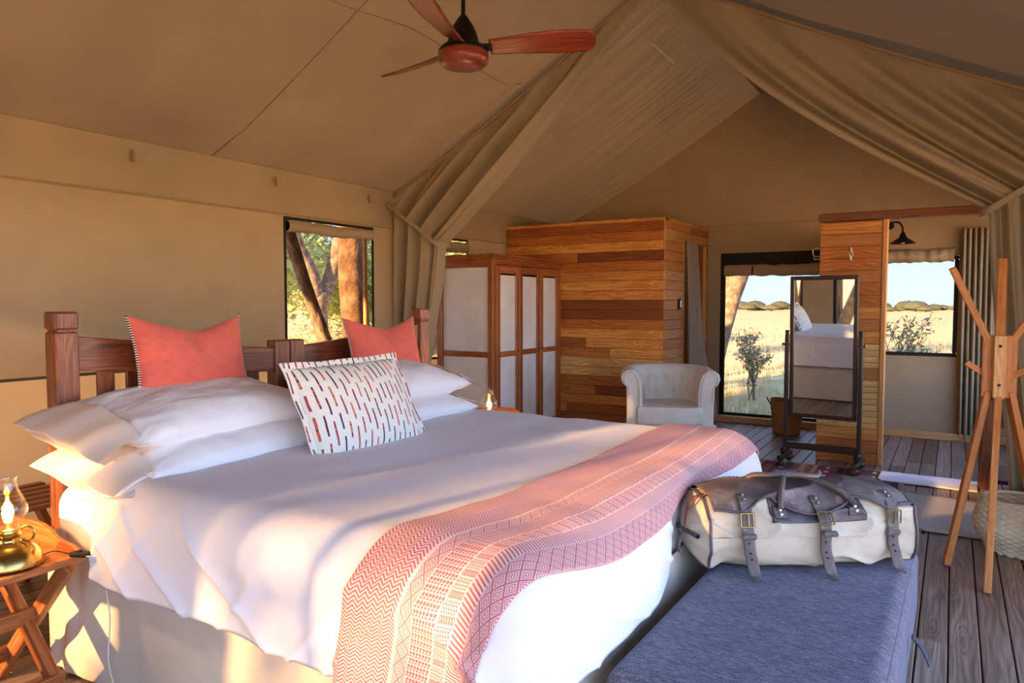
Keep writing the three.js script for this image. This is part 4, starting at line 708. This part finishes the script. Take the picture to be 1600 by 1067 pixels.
/* ---------- bench and travelling bag ---------- */
{
  const tw = phys({ map: rep(tweedT, 4.2, 4.2), color: 0xd6cac4, roughness: 1, bumpMap: rep(tweedT, 4.2, 4.2), bumpScale: 0.003, sheen: 0.2, sheenColor: new THREE.Color(0.7, 0.75, 1) });
  const b = thing('upholstered_bench', 'blue-grey upholstered bench at the foot of the bed, carrying the travelling bag', 'bench', [-0.375, 0, -2.17], -0.012);
  part('padded_top', [rbox(0.575, 0.27, 1.4, 0.05, 6, 'z').translate(0, 0.325, 0)], tw, b);
  for (const [x, z] of [[-0.23, 0.62], [0.23, 0.62], [-0.23, -0.62], [0.23, -0.62]]) part('leg', [box(0.05, 0.2, 0.05, x, 0.1, z, 0.004, 'y')], M.darkWood, b);
  part('pull_strap', [sheet(12, 4, (u, v) => [0.296 + 0.045 * u, 0.34 - 0.05 * u * u - 0.02 * u, -0.16 + (v - 0.5) * 0.03], 0.004)], M.strapDark = std({ color: 0x3a3c4c, roughness: 0.9 }), b);
}
{
  const bag = thing('travel_bag', 'cream canvas travelling bag with grey-brown leather flap and buckled straps', 'bag', [-0.435, 0.462, -2.495], 0.65);
  const cv = phys({ color: 0xc0b7a5, map: rep(canvasT, 4, 4), roughness: 0.95, bumpMap: rep(weaveT, 14, 14), bumpScale: 0.0003 });
  const lt = phys({ map: rep(leatherT, 2, 2), color: 0xffffff, roughness: 0.62, bumpMap: rep(leatherT, 2, 2), bumpScale: 0.0015 }), lb = phys({ map: rep(leatherT, 3, 3, 0.2, 0.3), color: 0xc8c8d8, roughness: 0.5, bumpMap: rep(leatherT, 3, 3), bumpScale: 0.001 });
  const L = 0.67, D = 0.3, H = 0.23;
  // cross-section: angle 0 = front (+z), PI/2 = top
  const body = (s, th, off = 0) => { // s in -0.5..0.5 along x
    const e = Math.abs(s * 2), taper = 1 - 0.10 * Math.pow(e, 3), c = Math.cos(th), n = Math.sin(th), pw = 0.72;
    let z = Math.sign(c) * Math.pow(Math.abs(c), pw) * D / 2 * taper, y = Math.sign(n) * Math.pow(Math.abs(n), n < 0 ? 0.55 : 0.86) * H / 2 * (n > 0 ? taper * (1 - 0.05 * Math.cos(s * 9)) : 1);
    y += H / 2; const belly = 1 + 0.07 * (1 - clamp(y / H, 0, 1)); z *= belly;
    const w = 0.006 * (fbm(s * 7 + 2, th * 2.2, 51, 3) - 0.5) * 2 + 0.017 * Math.pow(1 - Math.abs(sn(s * 4.3 + th * 1.3, th * 1.1 - s * 2, 52)), 4) * (y > 0.02 ? 1 : 0) - 0.016 * Math.exp(-Math.pow((e - 0.8) / 0.14, 2)) * Math.max(0, c) * (y < 0.16 ? 1 : 0.3);
    const r = Math.hypot(z / D, (y - H * 0.45) / H) || 1; const nz = z / D / D, ny = (y - H * 0.45) / H / H, nl = Math.hypot(nz, ny) || 1;
    z += nz / nl * (w + off); y += ny / nl * (w + off); return [s * L * (1 + 0.02 * c), Math.max(0.004, y), z];
  };
  part('bag_body', [surf(150, 120, (u, v) => body(u - 0.5, v * PI * 2), 0.66, 0.9, false)], cv, bag);
  for (const s of [-1, 1]) {
    const cap = part('end_panel', [surf(40, 120, (u, v) => { const p = body(s * 0.5, v * 2 * PI), k = u, b = Math.sqrt(Math.max(0, 1 - k * k)); return [p[0] + s * 0.05 * (1 - k * k) , lerp(H * 0.45, p[1], k) + 0.006 * sn(k * 4, v * 9, 3) * (1 - k), p[2] * k]; }, 0.3, 0.9, s > 0)], cv, bag);
    part('piping', [tube(Array.from({ length: 48 }, (_, i) => body(s * 0.498, i / 48 * 2 * PI, 0.002)), 0.005, 120, 8, true)], lb, cap, 'dark leather piping');
    part('pocket_edge', [tube(Array.from({ length: 14 }, (_, i) => { const z = lerp(-0.125, 0.125, i / 13); return [s * (L / 2 + 0.052 - 0.9 * z * z), 0.135 - 0.03 * (z * s > 0 ? 1 : 0.7) + 0.25 * z * z * 0.4, z]; }), 0.007, 40, 8)], lb, cap);
  }
  // flap over the top with a scalloped front edge
  const edge = (s) => { const a = Math.abs(s); const mid = 0.62 - 0.0 * a; return a < 0.2 ? 0.50 + 0.42 * Math.pow(a / 0.2, 2.2) : a < 0.34 ? 0.92 - 0.34 * smoothstep(a, 0.2, 0.36) : 0.58 + 0.1 * smoothstep(a, 0.36, 0.48); };
  const flap = (s, v, off) => { const t = lerp(PI * 0.98, edge(s), v); return body(s, t, off + 0.004 * v); };
  part('leather_flap', [sheet(120, 50, (u, v) => flap((u - 0.5) * 0.95, v, 0.011), 0.005, 0.62, 0.5, true)], lt, bag, 'grey-brown leather flap');
  part('flap_binding', [tube(Array.from({ length: 80 }, (_, i) => flap((i / 79 - 0.5) * 0.95, 1, 0.012)), 0.0045, 160, 6)], lb, bag);
  part('front_patch', [sheet(60, 20, (u, v) => body(lerp(-0.215, 0.235, u), lerp(0.95, 0.30, v), 0.006), 0.004, 0.3, 0.12, true)], lb, bag, 'dark leather panel under the flap');
  for (const s of [-0.17, 0.185]) { const t = part('handle_tab', [sheet(12, 12, (u, v) => body(s + (u - 0.5) * 0.065, lerp(0.72, 0.42, v), 0.011), 0.004, 0.06, 0.06, true)], lb, bag); for (const q of [0.62, 0.5]) { const p = body(s, q, 0.013); part('rivet', [new THREE.SphereGeometry(0.006, 10, 8).scale(1, 1, 1).translate(...p)], M.rivet ??= std({ color: 0xf4f4f4, metalness: 0.7, roughness: 0.3 }), t); } }
  // two handles: the front one lies back over the top, the rear one behind it
  const hp = (zs) => { const q = body(-0.17, 0.86, 0.014), r = body(0.185, 0.86, 0.014); return zs > 0 ? [body(-0.17, 0.62, 0.018), body(-0.155, 0.9, 0.024), body(-0.125, 1.2, 0.026), [q[0] + 0.085, H + 0.032, -0.03], [-0.04, H + 0.034, -0.06], [0.05, H + 0.032, -0.06], [r[0] - 0.085, H + 0.032, -0.03], body(0.145, 1.2, 0.026), body(0.172, 0.9, 0.024), body(0.185, 0.62, 0.018)] : [[-0.15, H * 0.8, -0.12], [-0.12, H + 0.02, -0.08], [-0.07, H + 0.036, -0.03], [0.0, H + 0.042, 0.0], [0.07, H + 0.038, 0.01], [0.1, H + 0.04, -0.03], [0.13, H + 0.015, -0.08], [0.15, H * 0.8, -0.12]]; };
  part('handle', [tube(hp(1), 0.0095, 80, 10)], lt, bag); part('handle', [tube(hp(-1), 0.0095, 80, 10)], lt, bag);
  // three straps with buckles
  for (const [s, k0] of [[-0.33, 1.12], [0.02, 1.06], [0.37, 1.1]]) {
    const on = [k0, k0 - 0.16, k0 - 0.32, k0 - 0.48, k0 - 0.64, 0.3, 0.12, -0.08].map((t) => body(s, t, 0.019)), last = on[on.length - 1];
    on.push([last[0] + 0.004, last[1] - 0.03, last[2] + 0.008], [last[0] + 0.01, 0.012, last[2] + 0.022], [last[0] + 0.014, 0.008, last[2] + 0.05]);
    const cvv = new THREE.CatmullRomCurve3(on.map((p) => V(...p)));
    const st = part('strap', [sheet(60, 6, (u, v) => { const p = cvv.getPoint(u), w = 0.036 * (u > 0.88 ? Math.max(0.06, (1 - u) / 0.12) : u < 0.03 ? 0.7 + u * 10 : 1); return [p.x + (v - 0.5) * w, p.y, p.z]; }, 0.004, 0.3, 0.04, false)], lt, bag, 'buckled leather strap');
    const bp = cvv.getPoint(0.46), bt = cvv.getTangent(0.46), bk = [];
    const yv = bt.clone().negate(), zv = new THREE.Vector3().crossVectors(V(1, 0, 0), yv).normalize(), mt = new THREE.Matrix4().makeBasis(V(1, 0, 0), yv, zv).setPosition(bp.clone().addScaledVector(zv, 0.005));
    for (const x of [-0.023, 0.023]) bk.push(box(0.004, 0.042, 0.005, x, 0, 0, 0.0015)); for (const y of [-0.02, 0.02]) bk.push(box(0.05, 0.004, 0.005, 0, y, 0, 0.0015)); bk.push(box(0.003, 0.036, 0.004, 0, 0, 0.003, 0.001));
    part('buckle', [merged(bk).applyMatrix4(mt)], M.brass, st, 'brass buckle');
    part('strap_loop', [box(0.046, 0.018, 0.012, 0, -0.05, 0.001, 0.004).applyMatrix4(mt)], lt, st);
    for (const u of [0.07, 0.16]) { const p = cvv.getPoint(u), t = cvv.getTangent(u), n = new THREE.Vector3().crossVectors(V(1, 0, 0), t.negate()); part('rivet', [new THREE.SphereGeometry(0.005, 10, 8).translate(p.x + n.x * 0.003, p.y + n.y * 0.003, p.z + n.z * 0.003)], M.rivetDull ??= std({ color: 0x9a948e, metalness: 0.6, roughness: 0.4 }), st); }
    for (const u of [0.66, 0.72, 0.78]) { const p = cvv.getPoint(u), t = cvv.getTangent(u), n = new THREE.Vector3().crossVectors(V(1, 0, 0), t.negate()); part('strap_hole', [new THREE.SphereGeometry(0.003, 8, 6).translate(p.x + n.x * 0.001, p.y + n.y * 0.001, p.z + n.z * 0.001)], M.black, st); }
  }
  // cord with a leather tag at the left end
  part('cord', [tube([[-L / 2 + 0.02, H * 0.97, 0.02], [-L / 2 - 0.04, H * 0.92, 0.05], [-L / 2 - 0.055, H * 0.75, 0.06], [-L / 2 - 0.06, H * 0.55, 0.065]], 0.003, 24, 6), tube([[-L / 2 + 0.03, H * 0.98, 0.04], [-L / 2 - 0.03, H * 0.95, 0.07], [-L / 2 - 0.055, H * 0.75, 0.065], [-L / 2 - 0.06, H * 0.5, 0.065]], 0.003, 24, 6)], std({ color: 0x6a3a20, roughness: 0.7 }), bag);
  part('leather_tag', [sheet(20, 6, (u, v) => { const w = 0.022 + 0.016 * u; return [-L / 2 - 0.066 - 0.022 * Math.sin(u * 2.4), lerp(H * 0.52, 0.05, u), 0.075 + (v - 0.5) * w + 0.004 * u]; }, 0.005)], lt, bag);
}

/* ---------- outside ---------- */
const GY = -0.25;
{
  const gt = tex(512, 512, (u, v) => { const n = 0.5 * vn(u * 8, v * 8, 70, 8, 8) + 0.3 * vn(u * 40, v * 40, 71, 40, 40) + 0.25 * vn(u * 128, v * 128, 72, 128, 128); return [196 + 60 * n, 172 + 60 * n, 104 + 66 * n]; });
  struct('ground', [boxUV(new THREE.PlaneGeometry(900, 900, 1, 1).rotateX(-PI / 2).translate(0, GY, 0), 'x')], std({ map: rep(gt, 0.12, 0.12), roughness: 1 }));
  // dry grass, more than anyone could count
  const b = new THREE.BufferGeometry(), P = []; const R = rngOf(15);
  for (let k = 0; k < 9; k++) { const a = R() * 6.28, l = 0.05 + R() * 0.09, h = 0.16 + R() * 0.2, x = (R() - 0.5) * 0.1, z = (R() - 0.5) * 0.1, w = 0.006; P.push(x - Math.sin(a) * w, 0, z + Math.cos(a) * w, x + Math.sin(a) * w, 0, z - Math.cos(a) * w, x + Math.cos(a) * l, h, z + Math.sin(a) * l); }
  b.setAttribute('position', new THREE.Float32BufferAttribute(P, 3)); b.computeVertexNormals();
  const n = 15000, g = new THREE.InstancedMesh(b, std({ color: 0xffffff, roughness: 1, side: THREE.DoubleSide }), n), q = new THREE.Object3D(), c = new THREE.Color();
  for (let i = 0; i < n; i++) {
    const far = i % 2 ? 1 : 0, d = 1.0 + Math.pow(R(), 1.6) * 50; let x, z; if (far) { z = -9.0 - d; x = (R() - 0.55) * (10 + d * 1.1); } else { x = -5.6 - d * 0.8; z = 4 - R() * (14 + d); }
    q.position.set(x, GY, z); q.rotation.y = R() * 6.28; const s = 0.45 + R() * 0.6; q.scale.set(s, s * (0.6 + R() * 0.6), s); q.updateMatrix(); g.setMatrixAt(i, q.matrix); c.setHSL(0.105 + R() * 0.03, 0.45, 0.5 + R() * 0.2); g.setColorAt(i, c);
  }
  g.name = 'dry_grass'; g.userData = { kind: 'stuff', label: 'dry yellow grass on the plain outside the tent', category: 'grass' }; shade(g); scene.add(g);
}
const barkT = tex(256, 512, (u, v) => { const n = 0.5 * vn(u * 10, v * 14, 81, 10, 14) + 0.35 * vn(u * 26, v * 20, 82, 26, 20) + 0.25 * vn(u * 64, v * 90, 83, 64, 90); return [86 + 110 * n, 74 + 100 * n, 62 + 92 * n]; });
M.bark = std({ map: rep(barkT, 1, 1), roughness: 1, bumpMap: rep(barkT, 1, 1), bumpScale: 0.02 });
M.barkWarm = std({ map: rep(barkT, 1, 1), color: 0xd8bc98, roughness: 1, bumpMap: rep(barkT, 1, 1), bumpScale: 0.03 });
M.leaf = phys({ color: 0xffffff, roughness: 0.9, transmission: 0.35, thickness: 0, side: THREE.DoubleSide, specularIntensity: 0.2 });
const leafG = (() => { const g = new THREE.BufferGeometry(), w = 0.5; g.setAttribute('position', new THREE.Float32BufferAttribute([0, 0, 0, w * 0.45, 0.05, 0.4, 0, 0, 1, -w * 0.45, 0.05, 0.4], 3)); g.setIndex([0, 1, 2, 0, 2, 3]); g.computeVertexNormals(); return g; })();
function foliage(name, parent, n, seed, size, at, hue) {
  const R = rngOf(seed), m = new THREE.InstancedMesh(leafG, M.leaf, n), q = new THREE.Object3D(), c = new THREE.Color();
  for (let i = 0; i < n; i++) { const p = at(R); q.position.set(p[0], p[1], p[2]); q.rotation.set(R() * 6.3, R() * 6.3, R() * 6.3); q.scale.setScalar(size * (0.6 + R() * 0.8)); q.updateMatrix(); m.setMatrixAt(i, q.matrix); c.setHSL(hue[0] + R() * hue[1], hue[2], hue[3] + R() * hue[4]); m.setColorAt(i, c); }
  m.name = name; m.userData.kind = 'stuff'; shade(m); parent.add(m); return m;
}
function limb(pts, radii, n = 14) { // tapered limb along points
  const c = new THREE.CatmullRomCurve3(pts.map((p) => V(...p))), S = pts.length * 6, fr = c.computeFrenetFrames(S, false);
  return surf(n, S, (u, v) => { const i = Math.round(v * S), p = c.getPoint(v), t = v * (radii.length - 1), k = Math.min(radii.length - 2, Math.floor(t)), r = lerp(radii[k], radii[k + 1], t - k) * (1 + 0.09 * sn(Math.cos(u * 6.283) * 2 + 3, v * 7 + Math.sin(u * 6.283), 6)), a = u * PI * 2; return [p.x + r * (Math.cos(a) * fr.normals[i].x + Math.sin(a) * fr.binormals[i].x), p.y + r * (Math.cos(a) * fr.normals[i].y + Math.sin(a) * fr.binormals[i].y), p.z + r * (Math.cos(a) * fr.normals[i].z + Math.sin(a) * fr.binormals[i].z)]; }, 1, pts.length * 0.6, true);
}
function crownAt(blobs) { return (R) => { const b = blobs[Math.floor(R() * blobs.length)], a = R() * 6.283, e = Math.acos(R() * 2 - 1), r = Math.pow(R(), 0.45); return [b[0] + Math.cos(a) * Math.sin(e) * r * b[3], b[1] + Math.cos(e) * r * b[4], b[2] + Math.sin(a) * Math.sin(e) * r * b[3]]; }; }
const TREES = 'trees close to the tent';
{ // forked grey tree seen through the left window
  const t = thing('tree', 'forked grey tree trunk outside the window behind the bed', 'tree', [-9.03, GY, -8.55]);
  part('trunk', [limb([[0.0, 0, 0], [0.02, 0.7, 0], [-0.02, 1.3, 0.02], [0, 1.75, 0]], [0.2, 0.15, 0.145, 0.15])], M.bark, t);
  part('branch', [limb([[-0.02, 1.55, 0], [0.02, 1.95, 0.16], [-0.1, 2.5, 0.38], [-0.2, 3.4, 0.6], [-0.3, 4.6, 0.9]], [0.11, 0.115, 0.12, 0.1, 0.05])], M.bark, t);
  part('branch', [limb([[0.02, 1.55, 0], [0.08, 2.0, -0.16], [0.2, 2.6, -0.26], [0.25, 3.4, -0.4], [0.4, 4.8, -0.7]], [0.11, 0.115, 0.12, 0.1, 0.05])], M.bark, t);
  foliage('crown', t, 2600, 5, 0.16, crownAt([[-0.3, 4.9, 1, 1.5, 0.8], [0.4, 5.1, -0.8, 1.6, 0.9]]), [0.17, 0.05, 0.4, 0.3, 0.2]);
  const u = thing('tree', 'thick warm brown tree trunk at the right edge of the window behind the bed', 'tree', [-6.41, GY, -6.64]);
  part('trunk', [limb([[0, 0, 0], [0.02, 1, 0.0], [-0.02, 2, 0.01], [0.0, 3.2, 0], [0, 4.5, 0.1]], [0.21, 0.18, 0.17, 0.16, 0.12], 28)], M.barkWarm, u);
  foliage('crown', u, 2200, 6, 0.15, crownAt([[0, 5, 0, 1.7, 0.9]]), [0.17, 0.05, 0.4, 0.3, 0.2]);
  const w = thing('tree', 'leaning pale tree trunk outside the tall far window', 'tree', [-3.62, GY, -13.6]);
  part('trunk', [limb([[-0.28, 0, 0], [-0.1, 0.8, 0], [0.05, 1.5, 0], [0.2, 2.2, 0], [0.3, 3.2, 0]], [0.13, 0.125, 0.15, 0.2, 0.12])], M.bark, w);
  part('branch', [limb([[0.05, 1.5, 0.02], [0.0, 2.0, 0.1], [-0.25, 2.8, 0.3], [-0.5, 4, 0.5]], [0.1, 0.1, 0.09, 0.04])], M.bark, w); part('branch', [limb([[0.25, 2.6, 0], [0.6, 3.4, -0.2], [1.2, 4.4, -0.3]], [0.1, 0.08, 0.03])], M.bark, w);
  foliage('crown', w, 2600, 16, 0.15, crownAt([[-0.4, 4.6, 0.5, 1.6, 0.7], [1.2, 4.8, -0.3, 1.5, 0.7]]), [0.15, 0.06, 0.35, 0.3, 0.2]);
}
/* bushes and trees that fill the left window, and those towards the sun that dapple its light */
function bush(label, name, x, z, r, h, n, seed, hue, size = 0.12, trunk = 0, puffs = 7, puff = 1) {
  const R = rngOf(seed), t = thing(name, label, name === 'tree' ? 'tree' : 'bush', [x, GY, z]);
  const blobs = Array.from({ length: puffs }, () => [(R() - 0.5) * r * 1.3, trunk + h * (0.25 + R() * 0.6), (R() - 0.5) * r * 1.3, r * (0.4 + R() * 0.3) * puff, h * 0.3 * puff]);
  part(trunk ? 'trunk' : 'stem', blobs.slice(0, 5).map((b) => limb([[0, 0, 0], [b[0] * 0.15, (trunk || h * 0.3) * 0.7, b[2] * 0.15], [b[0] * 0.7, b[1] * 0.9, b[2] * 0.7], [b[0], b[1] + h * 0.1, b[2]]], [0.035 * h, 0.03 * h, 0.018 * h, 0.006 * h], 7)), M.bark, t);
  foliage(trunk ? 'crown' : 'leaves', t, n, seed + 1, size, crownAt(blobs), hue); return t;
}
const GREEN = [0.18, 0.06, 0.42, 0.3, 0.2], DRY = [0.1, 0.05, 0.4, 0.42, 0.22];
bush('light green leafy tree far behind the forked trunk', 'tree', -17, -13.6, 2.6, 3.6, 4200, 21, GREEN, 0.22, 1.5);
bush('light green leafy tree standing left of the forked trunk', 'tree', -15.5, -9.6, 2.2, 3.2, 3600, 22, GREEN, 0.2, 1.7);
bush('green tree furthest right behind the thick brown trunk', 'tree', -15.5, -17.5, 2.6, 3.6, 3800, 23, GREEN, 0.22, 1.4);
bush('pale dry bush low behind the forked trunk', 'bush', -12.4, -9.3, 1.1, 1.3, 1500, 24, DRY, 0.1);
bush('pale dry bush under the far end of the deck rail', 'bush', -13, -12.2, 1.3, 1.2, 1600, 25, DRY, 0.1);
bush('pale dry bush at the left edge of the window behind the bed', 'bush', -11.2, -6.9, 0.9, 1.2, 1300, 26, DRY, 0.1);
bush('tall leafy tree filling the left of the window behind the bed', 'tree', -16.2, -12.2, 2.4, 4.2, 5200, 34, [0.16, 0.06, 0.42, 0.38, 0.22], 0.22, 0.3);
bush('tall leafy tree behind the gap between the two trunks', 'tree', -18.6, -18.5, 3.0, 4.6, 6000, 35, [0.16, 0.06, 0.42, 0.38, 0.22], 0.26, 0.3);
bush('tall leafy tree behind the thick brown trunk', 'tree', -13.6, -17.2, 2.4, 4.2, 4600, 36, [0.16, 0.06, 0.42, 0.36, 0.22], 0.22, 0.3);
bush('yellow-green bush low outside the screened entrance seen in the mirror', 'bush', -2.4, 5.4, 0.7, 0.9, 1100, 27, [0.14, 0.05, 0.5, 0.4, 0.2], 0.1);
bush('leafy tree close to the screened entrance on the sunny side', 'tree', -3.6, 7.0, 1.7, 4.0, 1450, 28, GREEN, 0.15, 0.5, 30, 0.45);
bush('leafy tree on the sunny side, in line with the bedside table', 'tree', -4.9, 8.2, 1.4, 2.9, 1100, 29, GREEN, 0.16, 0.9, 16, 0.5);
bush('broad dense tree shading the open doorway behind the photographer', 'tree', -1.5, 9.2, 2.1, 3.8, 13000, 33, GREEN, 0.2, 0.5);
{
  const r = thing('deck_rail', 'low wooden rail on posts outside the window behind the bed', 'rail', [-9.5, GY, -9.2]);
  part('top_rail', [bar(V(0, 0.98, 0), V(-2.2, 0.98, -1.7), 0.06, 0.04)], M.oak, r); part('mid_rail', [bar(V(0, 0.55, 0), V(-2.2, 0.55, -1.7), 0.05, 0.03)], M.oak, r);
  for (const k of [0.02, 0.5, 0.98]) part('rail_post', [box(0.06, 0.98, 0.06, -2.2 * k, 0.49, -1.7 * k)], M.oak, r);
  const p = thing('tent_pole', 'slanting grey wooden pole outside the window behind the bed', 'pole', [0, 0, 0]), a = V(-4.62, 2.08, -3.96), b = V(-4.62, -0.2, -4.93);
  part('pole_shaft', [limb([[a.x, a.y, a.z], [-4.63, 1.5, -4.21], [-4.62, 0.9, -4.46], [b.x, b.y, b.z]], [0.05, 0.052, 0.056, 0.06])], M.bark, p); part('pole_collar', [rod(a.clone().add(V(0, -0.02, -0.01)), a.clone().add(V(0, 0.05, 0.02)), 0.056)], M.blackMetal, p);
  const q = thing('tent_pole', 'thin upright pale pole beside the thick brown trunk outside the window behind the bed', 'pole', [-4.62, GY, -4.93]);
  part('pole_shaft', [rod(V(0, 0, 0), V(0, 2.3, 0), 0.022, 0.02)], M.pale, q); part('pole_collar', [rod(V(0, 2.25, 0), V(0, 2.32, 0), 0.028)], M.blackMetal, q);
}
/* twiggy bushes close to the far windows */
function twigs(label, x, z, h, seed, n) {
  const t = thing('twiggy_bush', label, 'bush', [x, GY, z]), R = rngOf(seed), st = [], tips = [];
  const grow = (p, d, l, r, k) => { const e = p.clone().addScaledVector(d, l), m = p.clone().lerp(e, 0.5).add(V((R() - 0.5) * l * 0.15, 0, (R() - 0.5) * l * 0.15)); st.push(rod(p, m, r, r * 0.85, 5), rod(m, e, r * 0.85, r * 0.7, 5)); tips.push(e, m); if (k) for (let i = 0; i < 3; i++) grow(R() < 0.5 ? e : m, d.clone().add(V((R() - 0.5) * 1.3, (R() - 0.25) * 0.7, (R() - 0.5) * 1.3)).normalize(), l * (0.55 + R() * 0.25), r * 0.62, k - 1); };
  for (let i = 0; i < n; i++) grow(V((R() - 0.5) * 0.12, 0, (R() - 0.5) * 0.12), V((R() - 0.5) * 0.8, 1, (R() - 0.5) * 0.8).normalize(), h * 0.4, 0.012, 3);
  part('stem', st, M.bark, t); foliage('leaves', t, tips.length * 2, seed + 1, 0.06, (Q) => { const e = tips[Math.floor(Q() * tips.length)]; return [e.x + (Q() - 0.5) * 0.08, e.y + (Q() - 0.5) * 0.08, e.z + (Q() - 0.5) * 0.08]; }, [0.16, 0.06, 0.25, 0.25, 0.2]);
}
twigs('twiggy thorn bush outside the far right window', -0.55, -11.6, 1.5, 41, 5);
twigs('twiggy green bush outside the tall far window, left of the mirror', -2.75, -11.8, 1.25, 43, 5);
twigs('low twiggy bush near the tall far window, beside the leaning trunk', -3.6, -12.6, 0.8, 45, 5);
/* the far side of the plain */
function crownMesh(seed, flat) { const g = mergeVertices(new THREE.IcosahedronGeometry(1, 5).deleteAttribute('normal').deleteAttribute('uv')), p = g.attributes.position; for (let i = 0; i < p.count; i++) { const v = V(p.getX(i), p.getY(i), p.getZ(i)), k = 0.72 + 0.3 * fbm(v.x * 2.4 + seed, v.z * 2.4 + v.y * 1.7, seed, 4) + 0.22 * vn(v.x * 9 + v.y * 5, v.z * 9, seed + 5); p.setXYZ(i, v.x * k, (v.y < 0 ? v.y * 0.6 : v.y) * k * flat, v.z * k); } g.computeVertexNormals(); return g; }
{
  const fm = [std({ color: 0x545e48, roughness: 1 }), std({ color: 0x5c6048, roughness: 1 }), std({ color: 0x4c5642, roughness: 1 })];
  const t = thing('acacia_tree', 'flat-topped acacia tree on the plain seen through the tall far window', 'tree', [-29.2, GY, -52]);
  part('trunk', [limb([[0, 0, 0], [0.1, 1, 0], [-0.3, 2.4, 0]], [0.16, 0.13, 0.08], 8), limb([[0.1, 1, 0], [0.9, 2.2, 0]], [0.1, 0.06], 8)], M.bark, t);
  [[-0.7, 2.7, 0, 1.5, 0.5], [0.9, 2.5, 0, 1.4, 0.45], [0.1, 3.0, 0.3, 1.2, 0.45]].forEach((b, i) => { foliage('crown', t, 700, 90 + i, 0.28, crownAt([b]), [0.2, 0.05, 0.3, 0.34, 0.16]); });
  const R = rngOf(66), shapes = [crownMesh(1, 0.62), crownMesh(2, 0.5), crownMesh(3, 0.75)], tk = limb([[0, 0, 0], [0.03, 0.3, 0], [0, 0.7, 0]], [0.07, 0.05, 0.03], 7);
  for (let i = 0; i < 90; i++) {
    const a = -46 + i * 0.56 + R() * 0.2, d = 150 + R() * 60, x = Math.sin(a * PI / 180) * d, z = -Math.cos(a * PI / 180) * d, s = 0.9 + R() * 1.2;
    const o = thing('tree', 'small grey-green tree in the row along the horizon', 'tree', [x, GY, z], R() * 6, 'trees along the horizon');
    const c = part('crown', shapes[i % 3], fm[i % 3], o); c.scale.set(s * 1.3, s, s * 1.3); c.position.y = s * 0.45; const k = part('trunk', tk, M.bark, o); k.scale.set(s, s * 0.8, s);
  }
  const b = thing('bush', 'rounded grey-green bush at the edge of the plain, left of the mirror top', 'bush', [-31.5, GY, -62.5], 1.2);
  const bc = part('crown', shapes[2], fm[2], b); bc.scale.set(3.1, 2.2, 2.6); bc.position.y = 0.9; const bk = part('trunk', tk, M.bark, b); bk.scale.set(2, 1.4, 2);
}
renderer.render(scene, camera);
